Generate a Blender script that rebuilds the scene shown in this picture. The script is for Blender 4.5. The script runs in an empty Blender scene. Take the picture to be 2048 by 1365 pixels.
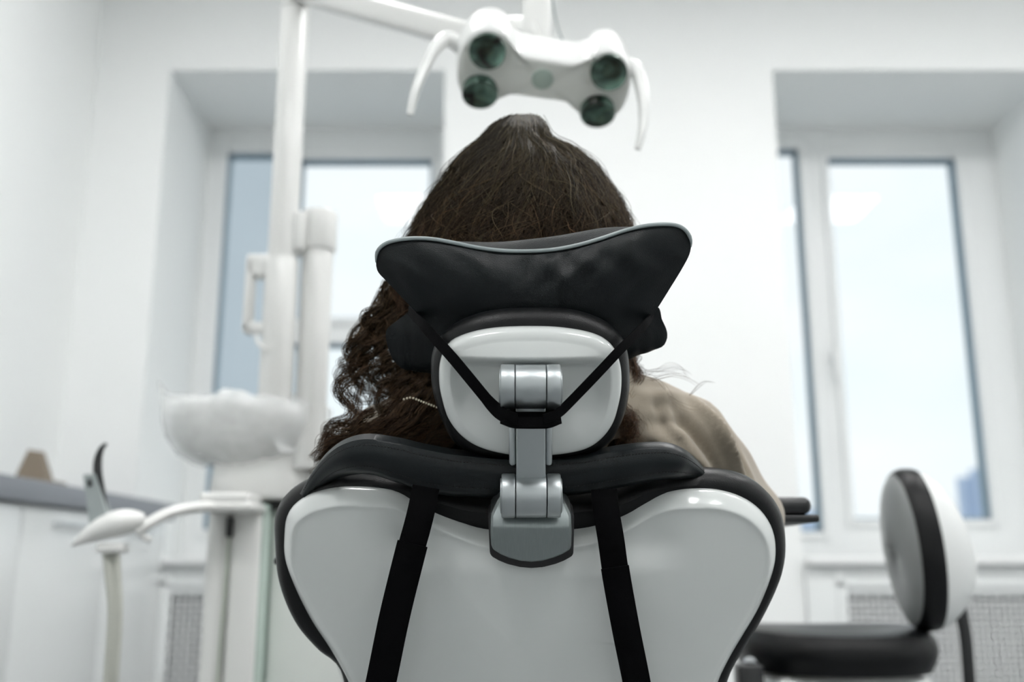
import bpy, bmesh, math, random
import numpy as np
from mathutils import Vector, Matrix
random.seed(7); rng = np.random.default_rng(7)
SC = bpy.context.scene; COL = SC.collection
PI = math.pi
# ------------------------------------------------------------------ camera
CZ = 0.78; PITCH = math.radians(12.65); F = 1991.0
cam = bpy.data.cameras.new('camera'); co = bpy.data.objects.new('camera', cam); COL.objects.link(co)
co.location = (0, 0, CZ); co.rotation_euler = (PI/2 + PITCH, 0, 0)
cam.lens = 35; cam.sensor_width = 36; cam.clip_start = .01; cam.clip_end = 200
cam.dof.use_dof = True; cam.dof.focus_distance = 0.965; cam.dof.aperture_fstop = 2.8
SC.camera = co
cp, sp = math.cos(PITCH), math.sin(PITCH)
CAM = np.array([0, 0, CZ])
def ray(px, py):
    u = (px-1024)/F; v = (682.5-py)/F
    return np.array([u, cp - v*sp, sp + v*cp])
def V(px, py, D):                      # the point at distance D in front of the camera seen at that pixel
    d = ray(px, py); return CAM + d*(D/d[1])
# the tilted plane of the reclined backrest
TH = math.radians(25)
AX = np.array([1., 0, 0]); BX = np.array([0, -math.sin(TH), math.cos(TH)]); NX = np.array([0, -math.cos(TH), -math.sin(TH)])
O = V(1060, 1100, 1.0)
def Q(px, py, c=0.):
    d = ray(px, py); t = (c - (CAM-O) @ NX)/(d @ NX); return CAM + d*t
def L(px, py, c=0.):
    w = Q(px, py, c) - O; return (w @ AX, w @ BX)
def W(a, b, c): return O + a*AX + b*BX + c*NX

# ------------------------------------------------------------------ materials
MATS = {}
def srgb(r, g, b):
    f = lambda c: (c/255/12.92) if c/255 <= .04045 else ((c/255+.055)/1.055)**2.4
    return (f(r), f(g), f(b), 1)
def mat(name, col, rough=.5, metal=0., coat=0., bump=None, emis=None, alpha=None, spec=.5, var=None, sheen=0, sss=0, aniso=None):
    m = bpy.data.materials.new(name); m.use_nodes = True; nt = m.node_tree; b = nt.nodes['Principled BSDF']
    b.inputs['Base Color'].default_value = col if len(col) == 4 else (*col, 1)
    b.inputs['Roughness'].default_value = rough; b.inputs['Metallic'].default_value = metal
    b.inputs['Coat Weight'].default_value = coat; b.inputs['Coat Roughness'].default_value = .05
    b.inputs['Specular IOR Level'].default_value = spec
    if sheen: b.inputs['Sheen Weight'].default_value = sheen
    if sss:
        b.inputs['Subsurface Weight'].default_value = sss; b.inputs['Subsurface Scale'].default_value = .01
    if emis: b.inputs['Emission Color'].default_value = (*emis[0], 1); b.inputs['Emission Strength'].default_value = emis[1]
    tc = nt.nodes.new('ShaderNodeTexCoord')
    src = tc.outputs['Object']
    if aniso:
        mp = nt.nodes.new('ShaderNodeMapping'); mp.inputs['Scale'].default_value = aniso; nt.links.new(src, mp.inputs['Vector']); src = mp.outputs['Vector']
    if var:                              # (scale, amount): slight unevenness of the surface colour
        n = nt.nodes.new('ShaderNodeTexNoise'); n.inputs['Scale'].default_value = var[0]; n.inputs['Detail'].default_value = 4
        nt.links.new(src, n.inputs['Vector'])
        mr = nt.nodes.new('ShaderNodeMapRange'); mr.inputs[3].default_value = 1-var[1]; mr.inputs[4].default_value = 1+var[1]
        nt.links.new(n.outputs['Fac'], mr.inputs[0])
        mx = nt.nodes.new('ShaderNodeMix'); mx.data_type = 'RGBA'; mx.blend_type = 'MULTIPLY'; mx.inputs[0].default_value = 1
        mx.inputs[6].default_value = b.inputs['Base Color'].default_value
        nt.links.new(mr.outputs[0], mx.inputs[7]); nt.links.new(mx.outputs[2], b.inputs['Base Color'])
    if bump:                             # (kind, scale, distance)
        kind, s, d = bump
        if kind == 'noise':
            n = nt.nodes.new('ShaderNodeTexNoise'); n.inputs['Detail'].default_value = 5; out = 'Fac'
        else:
            n = nt.nodes.new('ShaderNodeTexVoronoi'); n.feature = 'SMOOTH_F1'; out = 'Distance'
        n.inputs['Scale'].default_value = s; nt.links.new(src, n.inputs['Vector'])
        bp = nt.nodes.new('ShaderNodeBump'); bp.inputs['Strength'].default_value = .6; bp.inputs['Distance'].default_value = d
        nt.links.new(n.outputs[out], bp.inputs['Height']); nt.links.new(bp.outputs[0], b.inputs['Normal'])
    if alpha is not None: b.inputs['Alpha'].default_value = alpha
    MATS[name] = m; return m
M_wall = mat('white_wall_paint', (.87, .885, .88), .75, bump=('noise', 60, .001), var=(3, .01))
M_ceil = mat('ceiling_paint', (.88, .88, .88), .8, var=(2, .01))
M_floor = mat('grey_vinyl_floor', (.20, .21, .215), .4, var=(8, .06))
M_pvc = mat('white_window_plastic', (.84, .855, .855), .35, var=(5, .01))
M_gasket = mat('window_gasket', (.22, .30, .36), .6, var=(20, .05))
M_sill = mat('window_sill_white', (.82, .83, .83), .3, var=(5, .01))
M_shell = mat('gloss_white_shell', (.63, .655, .645), .18, coat=.4, var=(6, .01))
M_unit = mat('white_enamel', (.74, .745, .73), .36, coat=.2, var=(7, .01))
M_lamp = mat('lamp_white_plastic', (.80, .81, .80), .28, coat=.3, var=(8, .01))
M_lampface = mat('lamp_face_plastic', (.74, .77, .74), .45, var=(8, .02))
M_leather = mat('black_leather', (.0035, .004, .0045), .36, bump=('voro', 1200, .00025), spec=.25, var=(30, .15))
M_padleather = mat('pad_leather', (.007, .010, .0115), .36, bump=('voro', 1100, .00018), spec=.28, var=(20, .15))
M_fold = mat('soft_black_leather', (.0030, .0052, .0060), .40, bump=('voro', 1100, .0004), spec=.27, var=(30, .15))
M_pipe = mat('grey_piping', (.26, .30, .305), .35, var=(60, .08))
M_web = mat('black_webbing', (.002, .002, .0025), .8, bump=('noise', 1400, .0006), spec=.06, var=(200, .2))
M_metal = mat('satin_aluminium', (.43, .46, .47), .41, metal=1., bump=('noise', 900, .00006), var=(30, .03))
M_brush = mat('brushed_aluminium', (.27, .30, .30), .40, metal=1., bump=('noise', 200, .0002), aniso=(8, 1, .35), var=(120, .10))
M_dark = mat('dark_gap_shade', (.008, .008, .009), .6, var=(20, .1))
M_chrome = mat('chrome', (.7, .72, .74), .12, metal=1., var=(10, .02))
M_shirt = mat('beige_cotton', (.33, .285, .225), .85, bump=('noise', 700, .0006), sheen=.25, var=(25, .05))
M_skin = mat('skin', (.52, .33, .24), .5, sss=.1, var=(30, .05), bump=('noise', 300, .0004))
M_eye = mat('eye', (.75, .73, .7), .15, var=(50, .03))
M_lip = mat('lips', (.45, .17, .15), .4, var=(80, .05))
M_trouser = mat('dark_trousers', (.05, .055, .07), .85, bump=('noise', 600, .0006), var=(20, .1))
M_pearl = mat('pale_beads', (.72, .66, .52), .25, var=(200, .05))
M_counter = mat('grey_worktop', (.21, .225, .25), .4, var=(60, .06))
M_cab = mat('white_cabinet', (.78, .80, .80), .25, coat=.2, var=(4, .01))
M_seam = mat('cabinet_carcass', (.55, .58, .58), .5, var=(6, .02))
M_handle = mat('steel_handle', (.62, .65, .66), .3, metal=.8, var=(20, .03))
M_brown = mat('brown_card', (.20, .165, .125), .7, var=(40, .08), bump=('noise', 200, .0005))
M_grille = mat('grille_metal', (.86, .875, .88), .45, var=(10, .01))
M_recess = mat('radiator_recess', (.30, .33, .34), .7, var=(6, .05))
M_rad = mat('radiator_enamel', (.6, .61, .6), .4, var=(6, .02))
M_hose = mat('ribbed_hose', (.50, .51, .46), .5, var=(40, .04))
M_hose2 = mat('green_grey_hose', (.42, .47, .40), .5, var=(40, .04))
M_sleeve = mat('grey_translucent_plastic', (.33, .37, .37), .3, var=(40, .10))
M_black = mat('black_plastic', (.012, .013, .014), .35, var=(40, .1))
M_glassgreen = mat('frosted_glass_edge', (.50, .60, .55), .2, var=(10, .03))
M_stoolgrey = mat('grey_stool_leather', (.22, .23, .23), .35, bump=('voro', 400, .0004), var=(15, .05))
M_stoolwhite = mat('stool_shell', (.78, .795, .79), .3, coat=.3, var=(8, .01))
M_building = mat('blue_grey_facade', (.50, .555, .60), .8, var=(.6, .08))
M_building2 = mat('far_blue_facade', (.48, .58, .74), .8, var=(.4, .1))
M_ground = mat('street_ground', (.5, .52, .54), .9, var=(.3, .05))
M_panel = mat('lamp_diffuser', (.9, .9, .9), .5, emis=((1.0, .995, .985), 23.0), var=(10, .01))
M_disp = mat('grey_dispenser', (.30, .35, .37), .4, var=(20, .05))
def glass():
    m = bpy.data.materials.new('window_glass'); m.use_nodes = True; nt = m.node_tree; nt.nodes.clear()
    o = nt.nodes.new('ShaderNodeOutputMaterial'); mx = nt.nodes.new('ShaderNodeMixShader'); t = nt.nodes.new('ShaderNodeBsdfTransparent'); g = nt.nodes.new('ShaderNodeBsdfGlossy')
    g.inputs['Roughness'].default_value = .02; t.inputs[0].default_value = (.95, .98, .98, 1)
    mx.inputs[0].default_value = .014; t.inputs[0].default_value = (.99, 1, 1, 1)
    nt.links.new(t.outputs[0], mx.inputs[1]); nt.links.new(g.outputs[0], mx.inputs[2]); nt.links.new(mx.outputs[0], o.inputs[0]); return m
M_glass = glass()
def film():
    m = bpy.data.materials.new('clear_plastic_film'); m.use_nodes = True; nt = m.node_tree; nt.nodes.clear()
    o = nt.nodes.new('ShaderNodeOutputMaterial'); mx = nt.nodes.new('ShaderNodeMixShader'); t = nt.nodes.new('ShaderNodeBsdfTransparent')
    p = nt.nodes.new('ShaderNodeBsdfPrincipled'); p.inputs['Base Color'].default_value = (.86, .88, .88, 1); p.inputs['Roughness'].default_value = .22
    n = nt.nodes.new('ShaderNodeTexNoise'); n.inputs['Scale'].default_value = 14; tc = nt.nodes.new('ShaderNodeTexCoord'); nt.links.new(tc.outputs['Object'], n.inputs['Vector'])
    mr = nt.nodes.new('ShaderNodeMapRange'); mr.inputs[3].default_value = .25; mr.inputs[4].default_value = .75; nt.links.new(n.outputs['Fac'], mr.inputs[0])
    nt.links.new(mr.outputs[0], mx.inputs[0]); nt.links.new(t.outputs[0], mx.inputs[1]); nt.links.new(p.outputs[0], mx.inputs[2]); nt.links.new(mx.outputs[0], o.inputs[0]); return m
M_film = film()
def lensmat():
    m = bpy.data.materials.new('lamp_reflector'); m.use_nodes = True; nt = m.node_tree; b = nt.nodes['Principled BSDF']
    b.inputs['Metallic'].default_value = .6; b.inputs['Roughness'].default_value = .3
    tc = nt.nodes.new('ShaderNodeTexCoord'); n = nt.nodes.new('ShaderNodeTexNoise'); n.inputs['Scale'].default_value = 25; n.inputs['Distortion'].default_value = 1
    nt.links.new(tc.outputs['Object'], n.inputs['Vector'])
    r = nt.nodes.new('ShaderNodeValToRGB'); r.color_ramp.elements[0].position = .35; r.color_ramp.elements[0].color = (.02, .018, .016, 1)
    r.color_ramp.elements[1].position = .7; r.color_ramp.elements[1].color = (.15, .26, .21, 1)
    nt.links.new(n.outputs['Fac'], r.inputs[0]); nt.links.new(r.outputs[0], b.inputs['Base Color'])
    return m
M_lens = lensmat()
M_sensor = mat('green_lens', (.42, .52, .47), .35, var=(30, .04))
def hairmat(name, root, tip, rough=.42):
    m = bpy.data.materials.new(name); m.use_nodes = True; nt = m.node_tree; b = nt.nodes['Principled BSDF']
    b.inputs['Roughness'].default_value = rough; b.inputs['Specular IOR Level'].default_value = .5; b.inputs['IOR'].default_value = 1.27
    at = nt.nodes.new('ShaderNodeAttribute'); at.attribute_name = 'strand'
    sx = nt.nodes.new('ShaderNodeSeparateXYZ'); nt.links.new(at.outputs['Vector'], sx.inputs[0])
    mx = nt.nodes.new('ShaderNodeMix'); mx.data_type = 'RGBA'; mx.inputs[6].default_value = (*root, 1); mx.inputs[7].default_value = (*tip, 1)
    nt.links.new(sx.outputs[0], mx.inputs[0])
    mr = nt.nodes.new('ShaderNodeMapRange'); mr.inputs[3].default_value = .35; mr.inputs[4].default_value = 4.6; nt.links.new(sx.outputs[1], mr.inputs[0])
    m2 = nt.nodes.new('ShaderNodeMix'); m2.data_type = 'RGBA'; m2.blend_type = 'MULTIPLY'; m2.inputs[0].default_value = 1
    nt.links.new(mx.outputs[2], m2.inputs[6]); nt.links.new(mr.outputs[0], m2.inputs[7]); nt.links.new(m2.outputs[2], b.inputs['Base Color'])
    return m
M_hair = hairmat('brown_hair', (.021, .0165, .0095), (.028, .0145, .0078), .42)
M_hairbase = mat('hair_underlayer', (.008, .006, .004), .95, spec=.0, bump=('noise', 250, .003), aniso=(1, 1, .15), var=(60, .3))

# ------------------------------------------------------------------ mesh tools
class MB:
    def __init__(s): s.v = []; s.f = []
    def add(s, v, f):
        o = len(s.v); s.v += [tuple(map(float, p)) for p in v]; s.f += [tuple(i+o for i in q) for q in f]; return s
    def box(s, x0, x1, y0, y1, z0, z1, bev=0.):
        return s.obox((((x0+x1)/2, (y0+y1)/2, (z0+z1)/2)), ((1, 0, 0), (0, 1, 0), (0, 0, 1)), (abs(x1-x0), abs(y1-y0), abs(z1-z0)), bev)
    def obox(s, c, axes, dims, bev=0., seg=3):
        bm = bmesh.new(); bmesh.ops.create_cube(bm, size=1)
        for v in bm.verts: v.co = Vector((v.co.x*dims[0], v.co.y*dims[1], v.co.z*dims[2]))
        if bev > 0: bmesh.ops.bevel(bm, geom=list(bm.edges), offset=min(bev, min(dims)*.49), segments=seg, affect='EDGES', profile=.5)
        A = [np.array(a, float)/np.linalg.norm(a) for a in axes]; c = np.array(c, float)
        bm.verts.index_update()
        s.add([c + v.co.x*A[0] + v.co.y*A[1] + v.co.z*A[2] for v in bm.verts], [[v.index for v in f.verts] for f in bm.faces]); bm.free(); return s
    def rings(s, rings, closed=True, cap0=True, cap1=True):
        n = len(rings[0]); v = [p for r in rings for p in r]; f = []
        for j in range(len(rings)-1):
            for i in range(n if closed else n-1):
                k = (i+1) % n; f.append((j*n+i, j*n+k, (j+1)*n+k, (j+1)*n+i))
        if cap0:
            v.append(np.mean(rings[0], axis=0)); c = len(v)-1
            f += [((i+1) % n, i, c) for i in range(n)]
        if cap1:
            v.append(np.mean(rings[-1], axis=0)); c = len(v)-1; o = (len(rings)-1)*n
            f += [(o+i, o+(i+1) % n, c) for i in range(n)]
        return s.add(v, f)
    def tube(s, path, r, n=16, ry=None, caps=True, up=None):
        P = np.array(path, float); m = len(P)
        R = r if callable(r) else (lambda t, r=r: r)
        T = np.gradient(P, axis=0); T /= np.linalg.norm(T, axis=1)[:, None]
        u = np.array(up if up is not None else ((0, 0, 1) if abs(T[0][2]) < .9 else (1, 0, 0)), float)
        rg = []
        for i in range(m):
            u = u - T[i]*(u @ T[i]); u /= np.linalg.norm(u); w = np.cross(T[i], u)
            rr = R(i/(m-1)); k = (ry/ r if (ry and not callable(r)) else 1) if not callable(ry) else ry(i/(m-1))/rr
            rg.append([P[i] + rr*(math.cos(a)*w + k*math.sin(a)*u) for a in np.linspace(0, 2*PI, n, endpoint=False)])
        return s.rings(rg, True, caps, caps)
    def cyl(s, a, b, r, n=32, bev=0.):
        a = np.array(a, float); b = np.array(b, float); d = b-a; ln = np.linalg.norm(d); d /= ln
        u = np.array((0, 0, 1.)) if abs(d[2]) < .9 else np.array((1., 0, 0)); u = u-d*(u @ d); u /= np.linalg.norm(u); w = np.cross(d, u)
        pr = [(0, r-bev), (bev*.3, r-bev*.3), (bev, r), (ln-bev, r), (ln-bev*.3, r-bev*.3), (ln, r-bev)] if bev > 0 else [(0, r), (ln, r)]
        return s.rings([[a + d*h + q*(math.cos(t)*w + math.sin(t)*u) for t in np.linspace(0, 2*PI, n, endpoint=False)] for h, q in pr])
    def lathe(s, c, prof, n=48, axis=(0, 0, 1), sx=1., sy=1., caps=True):
        d = np.array(axis, float); u = np.array((1., 0, 0)) if abs(d[0]) < .9 else np.array((0, 1., 0)); w = np.cross(d, u); c = np.array(c, float)
        return s.rings([[c + d*h + r*(sx*math.cos(t)*u + sy*math.sin(t)*w) for t in np.linspace(0, 2*PI, n, endpoint=False)] for r, h in prof], True, caps, caps)
    def ball(s, c, r, n=16, m=10):
        r = (r, r, r) if np.isscalar(r) else r; c = np.array(c, float)
        return s.rings([[c + np.array((r[0]*math.sin(p)*math.cos(t), r[1]*math.sin(p)*math.sin(t), r[2]*math.cos(p))) for t in np.linspace(0, 2*PI, n, endpoint=False)] for p in np.linspace(.12, PI-.12, m)])
    def capsule(s, a, b, ra, rb, n=14):
        a = np.array(a, float); b = np.array(b, float); d = b-a; ln = np.linalg.norm(d); d /= ln
        u = np.array((0, 0, 1.)) if abs(d[2]) < .9 else np.array((1., 0, 0)); u = u-d*(u @ d); u /= np.linalg.norm(u); w = np.cross(d, u)
        pr = [(-ra*math.cos(q), ra*math.sin(q)) for q in np.linspace(.15, PI/2, 5)] + [(ln+rb*math.sin(q), rb*math.cos(q)) for q in np.linspace(0, PI/2-.15, 5)]
        return s.rings([[a + d*h + q*(math.cos(t)*w + math.sin(t)*u) for t in np.linspace(0, 2*PI, n, endpoint=False)] for h, q in pr])
    def band(s, path, width, thick, nrm):
        P = np.array(path, float); m = len(P); T = np.gradient(P, axis=0); T /= np.linalg.norm(T, axis=1)[:, None]
        Wd = width if callable(width) else (lambda t: width)
        Nn = nrm if callable(nrm) else (lambda t: np.array(nrm, float))
        rg = []
        for i in range(m):
            nn = Nn(i/(m-1)); nn = nn-T[i]*(nn @ T[i]); nn /= np.linalg.norm(nn); b = np.cross(T[i], nn); h = Wd(i/(m-1))/2; k = thick/2
            rg.append([P[i]+b*h*q+nn*k*e for q, e in ((-1, -.5), (-.94, -1), (.94, -1), (1, -.5), (1, .5), (.94, 1), (-.94, 1), (-1, .5))])
        return s.rings(rg)
    def remesh(s, vox, smooth=6):
        me = bpy.data.meshes.new('t'); me.from_pydata(s.v, [], s.f); ob = bpy.data.objects.new('t', me); COL.objects.link(ob)
        r = ob.modifiers.new('r', 'REMESH'); r.mode = 'VOXEL'; r.voxel_size = vox
        if smooth:
            q = ob.modifiers.new('s', 'SMOOTH'); q.iterations = smooth; q.factor = .6
        ev = ob.evaluated_get(bpy.context.evaluated_depsgraph_get()); m2 = ev.to_mesh()
        n = len(m2.vertices); a = np.empty(n*3, np.float32); m2.vertices.foreach_get('co', a)
        fs = [tuple(p.vertices) for p in m2.polygons]; ev.to_mesh_clear()
        bpy.data.objects.remove(ob); bpy.data.meshes.remove(me)
        s.v = [tuple(x) for x in a.reshape(-1, 3).astype(float)]; s.f = fs; return s
    def build(s, name, m, parent=None, angle=35, org=None):
        vv = np.array(s.v)
        if parent is not None: off = wloc(parent)
        elif org is not None: off = np.array(org, float)
        else: off = np.array([(vv[:, 0].min()+vv[:, 0].max())/2, (vv[:, 1].min()+vv[:, 1].max())/2, vv[:, 2].min()])
        me = bpy.data.meshes.new(name); me.from_pydata([tuple(p) for p in vv-off], [], s.f)
        bm = bmesh.new(); bm.from_mesh(me); bmesh.ops.recalc_face_normals(bm, faces=bm.faces); bm.to_mesh(me); bm.free()
        me.polygons.foreach_set('use_smooth', [True]*len(me.polygons)); me.set_sharp_from_angle(angle=math.radians(angle))
        me.materials.append(m); o = bpy.data.objects.new(name, me); COL.objects.link(o)
        if parent is not None: o.parent = parent
        else: o.location = off
        return o
def wloc(o):
    p = np.zeros(3)
    while o is not None: p += np.array(o.location); o = o.parent
    return p
def thing(name, label, cat, loc, group=None):
    o = bpy.data.objects.new(name, None); COL.objects.link(o); o.location = loc; o.empty_display_size = .05
    o['label'] = label; o['category'] = cat
    if group: o['group'] = group
    return o
def tag(o, label, cat, group=None):
    o['label'] = label; o['category'] = cat
    if group: o['group'] = group
    return o
def struct(o): o['kind'] = 'structure'; return o
def cat_rom(pts, n=8, closed=False):
    P = np.array(pts, float); m = len(P); out = []
    for i in range(m if closed else m-1):
        p0 = P[(i-1) % m] if (closed or i > 0) else 2*P[0]-P[1]; p1 = P[i]; p2 = P[(i+1) % m]
        p3 = P[(i+2) % m] if (closed or i+2 < m) else 2*P[-1]-P[-2]
        for t in np.linspace(0, 1, n, endpoint=False):
            out.append(.5*((2*p1)+(-p0+p2)*t+(2*p0-5*p1+4*p2-p3)*t*t+(-p0+3*p1-3*p2+p3)*t**3))
    if not closed: out.append(P[-1])
    return np.array(out)
def resample(P, n, closed=True):
    Q_ = np.vstack([P, P[:1]]) if closed else P
    d = np.r_[0, np.cumsum(np.linalg.norm(np.diff(Q_, axis=0), axis=1))]
    t = np.linspace(0, d[-1], n, endpoint=not closed)
    return np.stack([np.interp(t, d, Q_[:, k]) for k in range(Q_.shape[1])], axis=1)
def outline(px, c=0., n=160, smooth=True):
    P = np.array([L(x, y, c) for x, y in px]); 
    P = cat_rom(P, 8, True) if smooth else P
    return resample(P, n)
def inset(P, d):
    a = np.roll(P, 1, axis=0); b = np.roll(P, -1, axis=0); t = b-a; t /= np.linalg.norm(t, axis=1)[:, None]
    nn = np.stack([-t[:, 1], t[:, 0]], axis=1)
    area = .5*np.sum(P[:, 0]*np.roll(P[:, 1], -1)-np.roll(P[:, 0], -1)*P[:, 1])
    return P + nn*d*(1 if area > 0 else -1)
def slab(mb, P, prof, ctr, K=14, back=True, front=None, warp=None, toW=W):
    """a body over an outline: prof = (inset, height) rings from its back edge to its front; then rings closing to ctr"""
    ctr = np.array(ctr, float); rg = []
    def put(R, c, s):
        out = []
        for (a, b) in R:
            cc = c + (front(a, b, s) if front else 0)
            q = warp(a, b, cc) if warp else (a, b, cc); out.append(toW(*q))
        rg.append(out)
    for j, (d, c) in enumerate(prof):
        R = inset(P, d); 
        if j == 0 and back:
            ff = front; front_ = front; 
            for s in np.linspace(.03, 1, K, endpoint=False):
                Z = ctr + (R-ctr)*s; rg.append([toW(*(warp(a, b, c) if warp else (a, b, c))) for a, b in Z])
            rg.append([toW(*(warp(a, b, c) if warp else (a, b, c))) for a, b in R])
        else: put(R, c, 1. if j < len(prof)-1 else 1.)
    R = inset(P, prof[-1][0]); c = prof[-1][1]
    for s in np.linspace(1, .02, K*2)[1:]: put(ctr + (R-ctr)*s, c, s)
    return mb.rings(rg)
sst = lambda e0, e1, x: (lambda t: t*t*(3-2*t))(min(1, max(0, (x-e0)/(e1-e0))))

# ================================================================== THE ROOM
XL, XR, YB, ZC = -1.82, 3.4, -2.6, 3.42
ZT = CZ + 2.116; ZS = CZ + .03; Y0, Y1 = 4.0, 4.64
N1 = (-1.50, -.294); N2 = (1.142, 2.38)
struct(MB().box(XL-.2, XR+.2, YB-.2, 5.0, -.1, 0).build('floor', M_floor))
struct(MB().box(XL-.2, XR+.2, YB-.2, 5.0, ZC, ZC+.1).build('ceiling', M_ceil))
struct(MB().box(XL-.15, XL, YB, Y0, 0, ZC).build('wall_left', M_wall))
struct(MB().box(XR, XR+.15, YB, Y0, 0, ZC).build('wall_right', M_wall))
struct(MB().box(XL-.15, XR+.15, YB-.15, YB, 0, ZC).build('wall_near', M_wall))
wb = MB(); YW = 4.86
for a, b in ((XL-.15, N1[0]), (N1[1], N2[0]), (N2[1], XR+.15)): wb.box(a, b, Y0, YW, 0, ZC)
for a, b in (N1, N2):
    wb.box(a, b, Y0, YW, ZT, ZC); wb.box(a, b, 4.25, YW, 0, ZS-.03)
struct(wb.build('wall_back', M_wall))

def window(idx, n, panes, ztop, handle=None, transom=None):
    root = bpy.data.objects.new('window_%d' % idx, None); COL.objects.link(root); root.location = ((n[0]+n[1])/2, 4.64, ZS); root['kind'] = 'structure'
    fr = MB(); g = MB(); gl = MB(); ya, yb = 4.60, 4.68
    xs = [n[0]] + [v for p in panes for v in (p[0], p[1])] + [n[1]]
    for i in range(0, len(xs), 2): fr.box(xs[i], xs[i+1], ya, yb, ZS, ztop, .004)
    for x0, x1, z0, z1, holes in panes:
        fr.box(x0-.002, x1+.002, ya, yb, z1, ztop, .004); fr.box(x0-.002, x1+.002, ya, yb, ZS, z0, .004)
        cuts = [z0] + [z for h in holes for z in h] + [z1]
        for i in range(0, len(cuts), 2):
            a, b = cuts[i], cuts[i+1]
            t = .015                                    # glazing seal round each pane
            for q in ((x0, x0+.010, a, b), (x1-t, x1, a, b), (x0, x1, a, a+.010), (x0, x1, b-t, b)): g.box(q[0], q[1], ya+.012, yb-.02, q[2], q[3])
            gl.box(x0+.008, x1-.01, ya+.04, ya+.046, a+.008, b-.015)
            sw = .03                                    # raised sash rim
            for q in ((x0-sw, x0, a-sw, b+sw), (x1, x1+sw, a-sw, b+sw), (x0, x1, a-sw, a), (x0, x1, b, b+sw)): fr.box(q[0], q[1], ya-.018, ya+.01, q[2], q[3], .004)
        for h in holes: fr.box(x0, x1, ya, yb, h[0], h[1], .004)
    fr.build('window_frame', M_pvc, root); g.build('window_gasket', M_gasket, root); gl.build('window_pane', M_glass, root)
    MB().box(n[0], n[1], 4.02-.08, 4.61, ZS-.035, ZS, .008).build('window_sill', M_sill, root)
    if handle is not None:
        h = MB().box(handle[0]-.012, handle[0]+.012, ya-.028, ya-.005, handle[1]-.035, handle[1]+.035, .006)
        h.obox((handle[0], ya-.05, handle[1]-.05), ((1, 0, 0), (0, 1, 0), (0, 0, 1)), (.02, .014, .12), .005); h.cyl((handle[0], ya-.02, handle[1]), (handle[0], ya-.05, handle[1]), .008)
        h.build('window_handle', M_pvc, root)
    return root
DW = 4.61
zz = lambda y: V(1024, y, DW)[2]; xx = lambda x, y: V(x, y, DW)[0]
window(1, N1, [(xx(457, 310), xx(560, 310), zz(1060), zz(308), []), (xx(598, 420), xx(866, 320), zz(1045), zz(320), [(zz(688), zz(640))])], ZT, None)
window(2, N2, [(N2[0]+.01, xx(1596, 330), zz(1065), zz(300), []), (xx(1652, 322), xx(1908, 322), zz(1040), zz(318), [])], ZT, (xx(1663, 715), zz(715)))

# radiator covers under the two windows
def lattice(x0, x1, z0, z1, y, p=.046, w=.018):
    m = MB(); hgt = z1-z0; k = x0-hgt
    def clip(ax, az, bx, bz):
        dx, dz = bx-ax, bz-az; t0, t1 = 0., 1.
        for q, lo, hi, d in ((ax, x0, x1, dx), (az, z0, z1, dz)):
            if abs(d) < 1e-9: continue
            a, b = (lo-q)/d, (hi-q)/d
            if a > b: a, b = b, a
            t0, t1 = max(t0, a), min(t1, b)
        return (ax+dx*t0, az+dz*t0, ax+dx*t1, az+dz*t1) if t1-t0 > .005 else None
    while k < x1:
        for sgn in (1, -1):
            r = clip(k, z0 if sgn > 0 else z1, k+hgt, z1 if sgn > 0 else z0)
            if r:
                a = np.array((r[0], y, r[1])); b = np.array((r[2], y, r[3])); d = b-a; ln = np.linalg.norm(d); 
                m.obox((a+b)/2, (d, (0, 1, 0), np.cross(d, (0, 1, 0))), (ln, .002, w))
        k += p
    return m
def radcover(n, x0, x1, g0, ztop, label):
    t = thing('radiator_cover', label, 'radiator cover', ((x0+x1)/2, 4.0, 0), 'radiator covers below the windows')
    fr = MB(); g1 = x1-.075; zt = CZ-.115
    for q in ((x0, g0, 0, ztop), (g1, x1, 0, ztop), (g0, g1, zt, ztop), (g0, g1, 0, .08)): fr.box(q[0], q[1], 3.975, 4.0, q[2], q[3], .004)
    e0 = g0-.045
    for q in ((e0, e0+.03, .05, ztop-.005), (e0, g1+.04, zt+.03, zt+.05)): fr.box(q[0], q[1], 3.968, 3.98, q[2], q[3], .003)
    fr.build('cover_frame', M_cab, t)
    lattice(g0, g1, .08, zt, 3.99).build('grille', M_grille, t)
    MB().box(n[0]+.01, n[1]-.01, 4.23, 4.24, .02, ztop-.02).build('backing_board', M_recess, t)
    r = thing('radiator', 'radiator behind the pierced cover ' + ('under the left window' if n is N1 else 'under the right window'), 'radiator', ((x0+x1)/2, 4.15, .1), 'radiators under the windows')
    rb = MB()
    for i in range(9):
        x = n[0]+.2+i*(n[1]-n[0]-.4)/8; rb.box(x-.035, x+.035, 4.10, 4.18, .10, .56, .02)
    rb.build('fins', M_rad, r); MB().cyl((n[0]+.15, 4.14, .14), (n[1]-.15, 4.14, .14), .014).build('pipe', M_rad, r)
radcover(N1, N1[0]+.001, N1[1]-.001, V(338, 1250, 3.98)[0], ZS-.037, 'white radiator cover with pierced grille below the left window')
radcover(N2, N2[0]+.001, N2[1]-.001, V(1700, 1250, 3.98)[0], ZS-.037, 'white radiator cover with pierced grille behind the stool')

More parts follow.
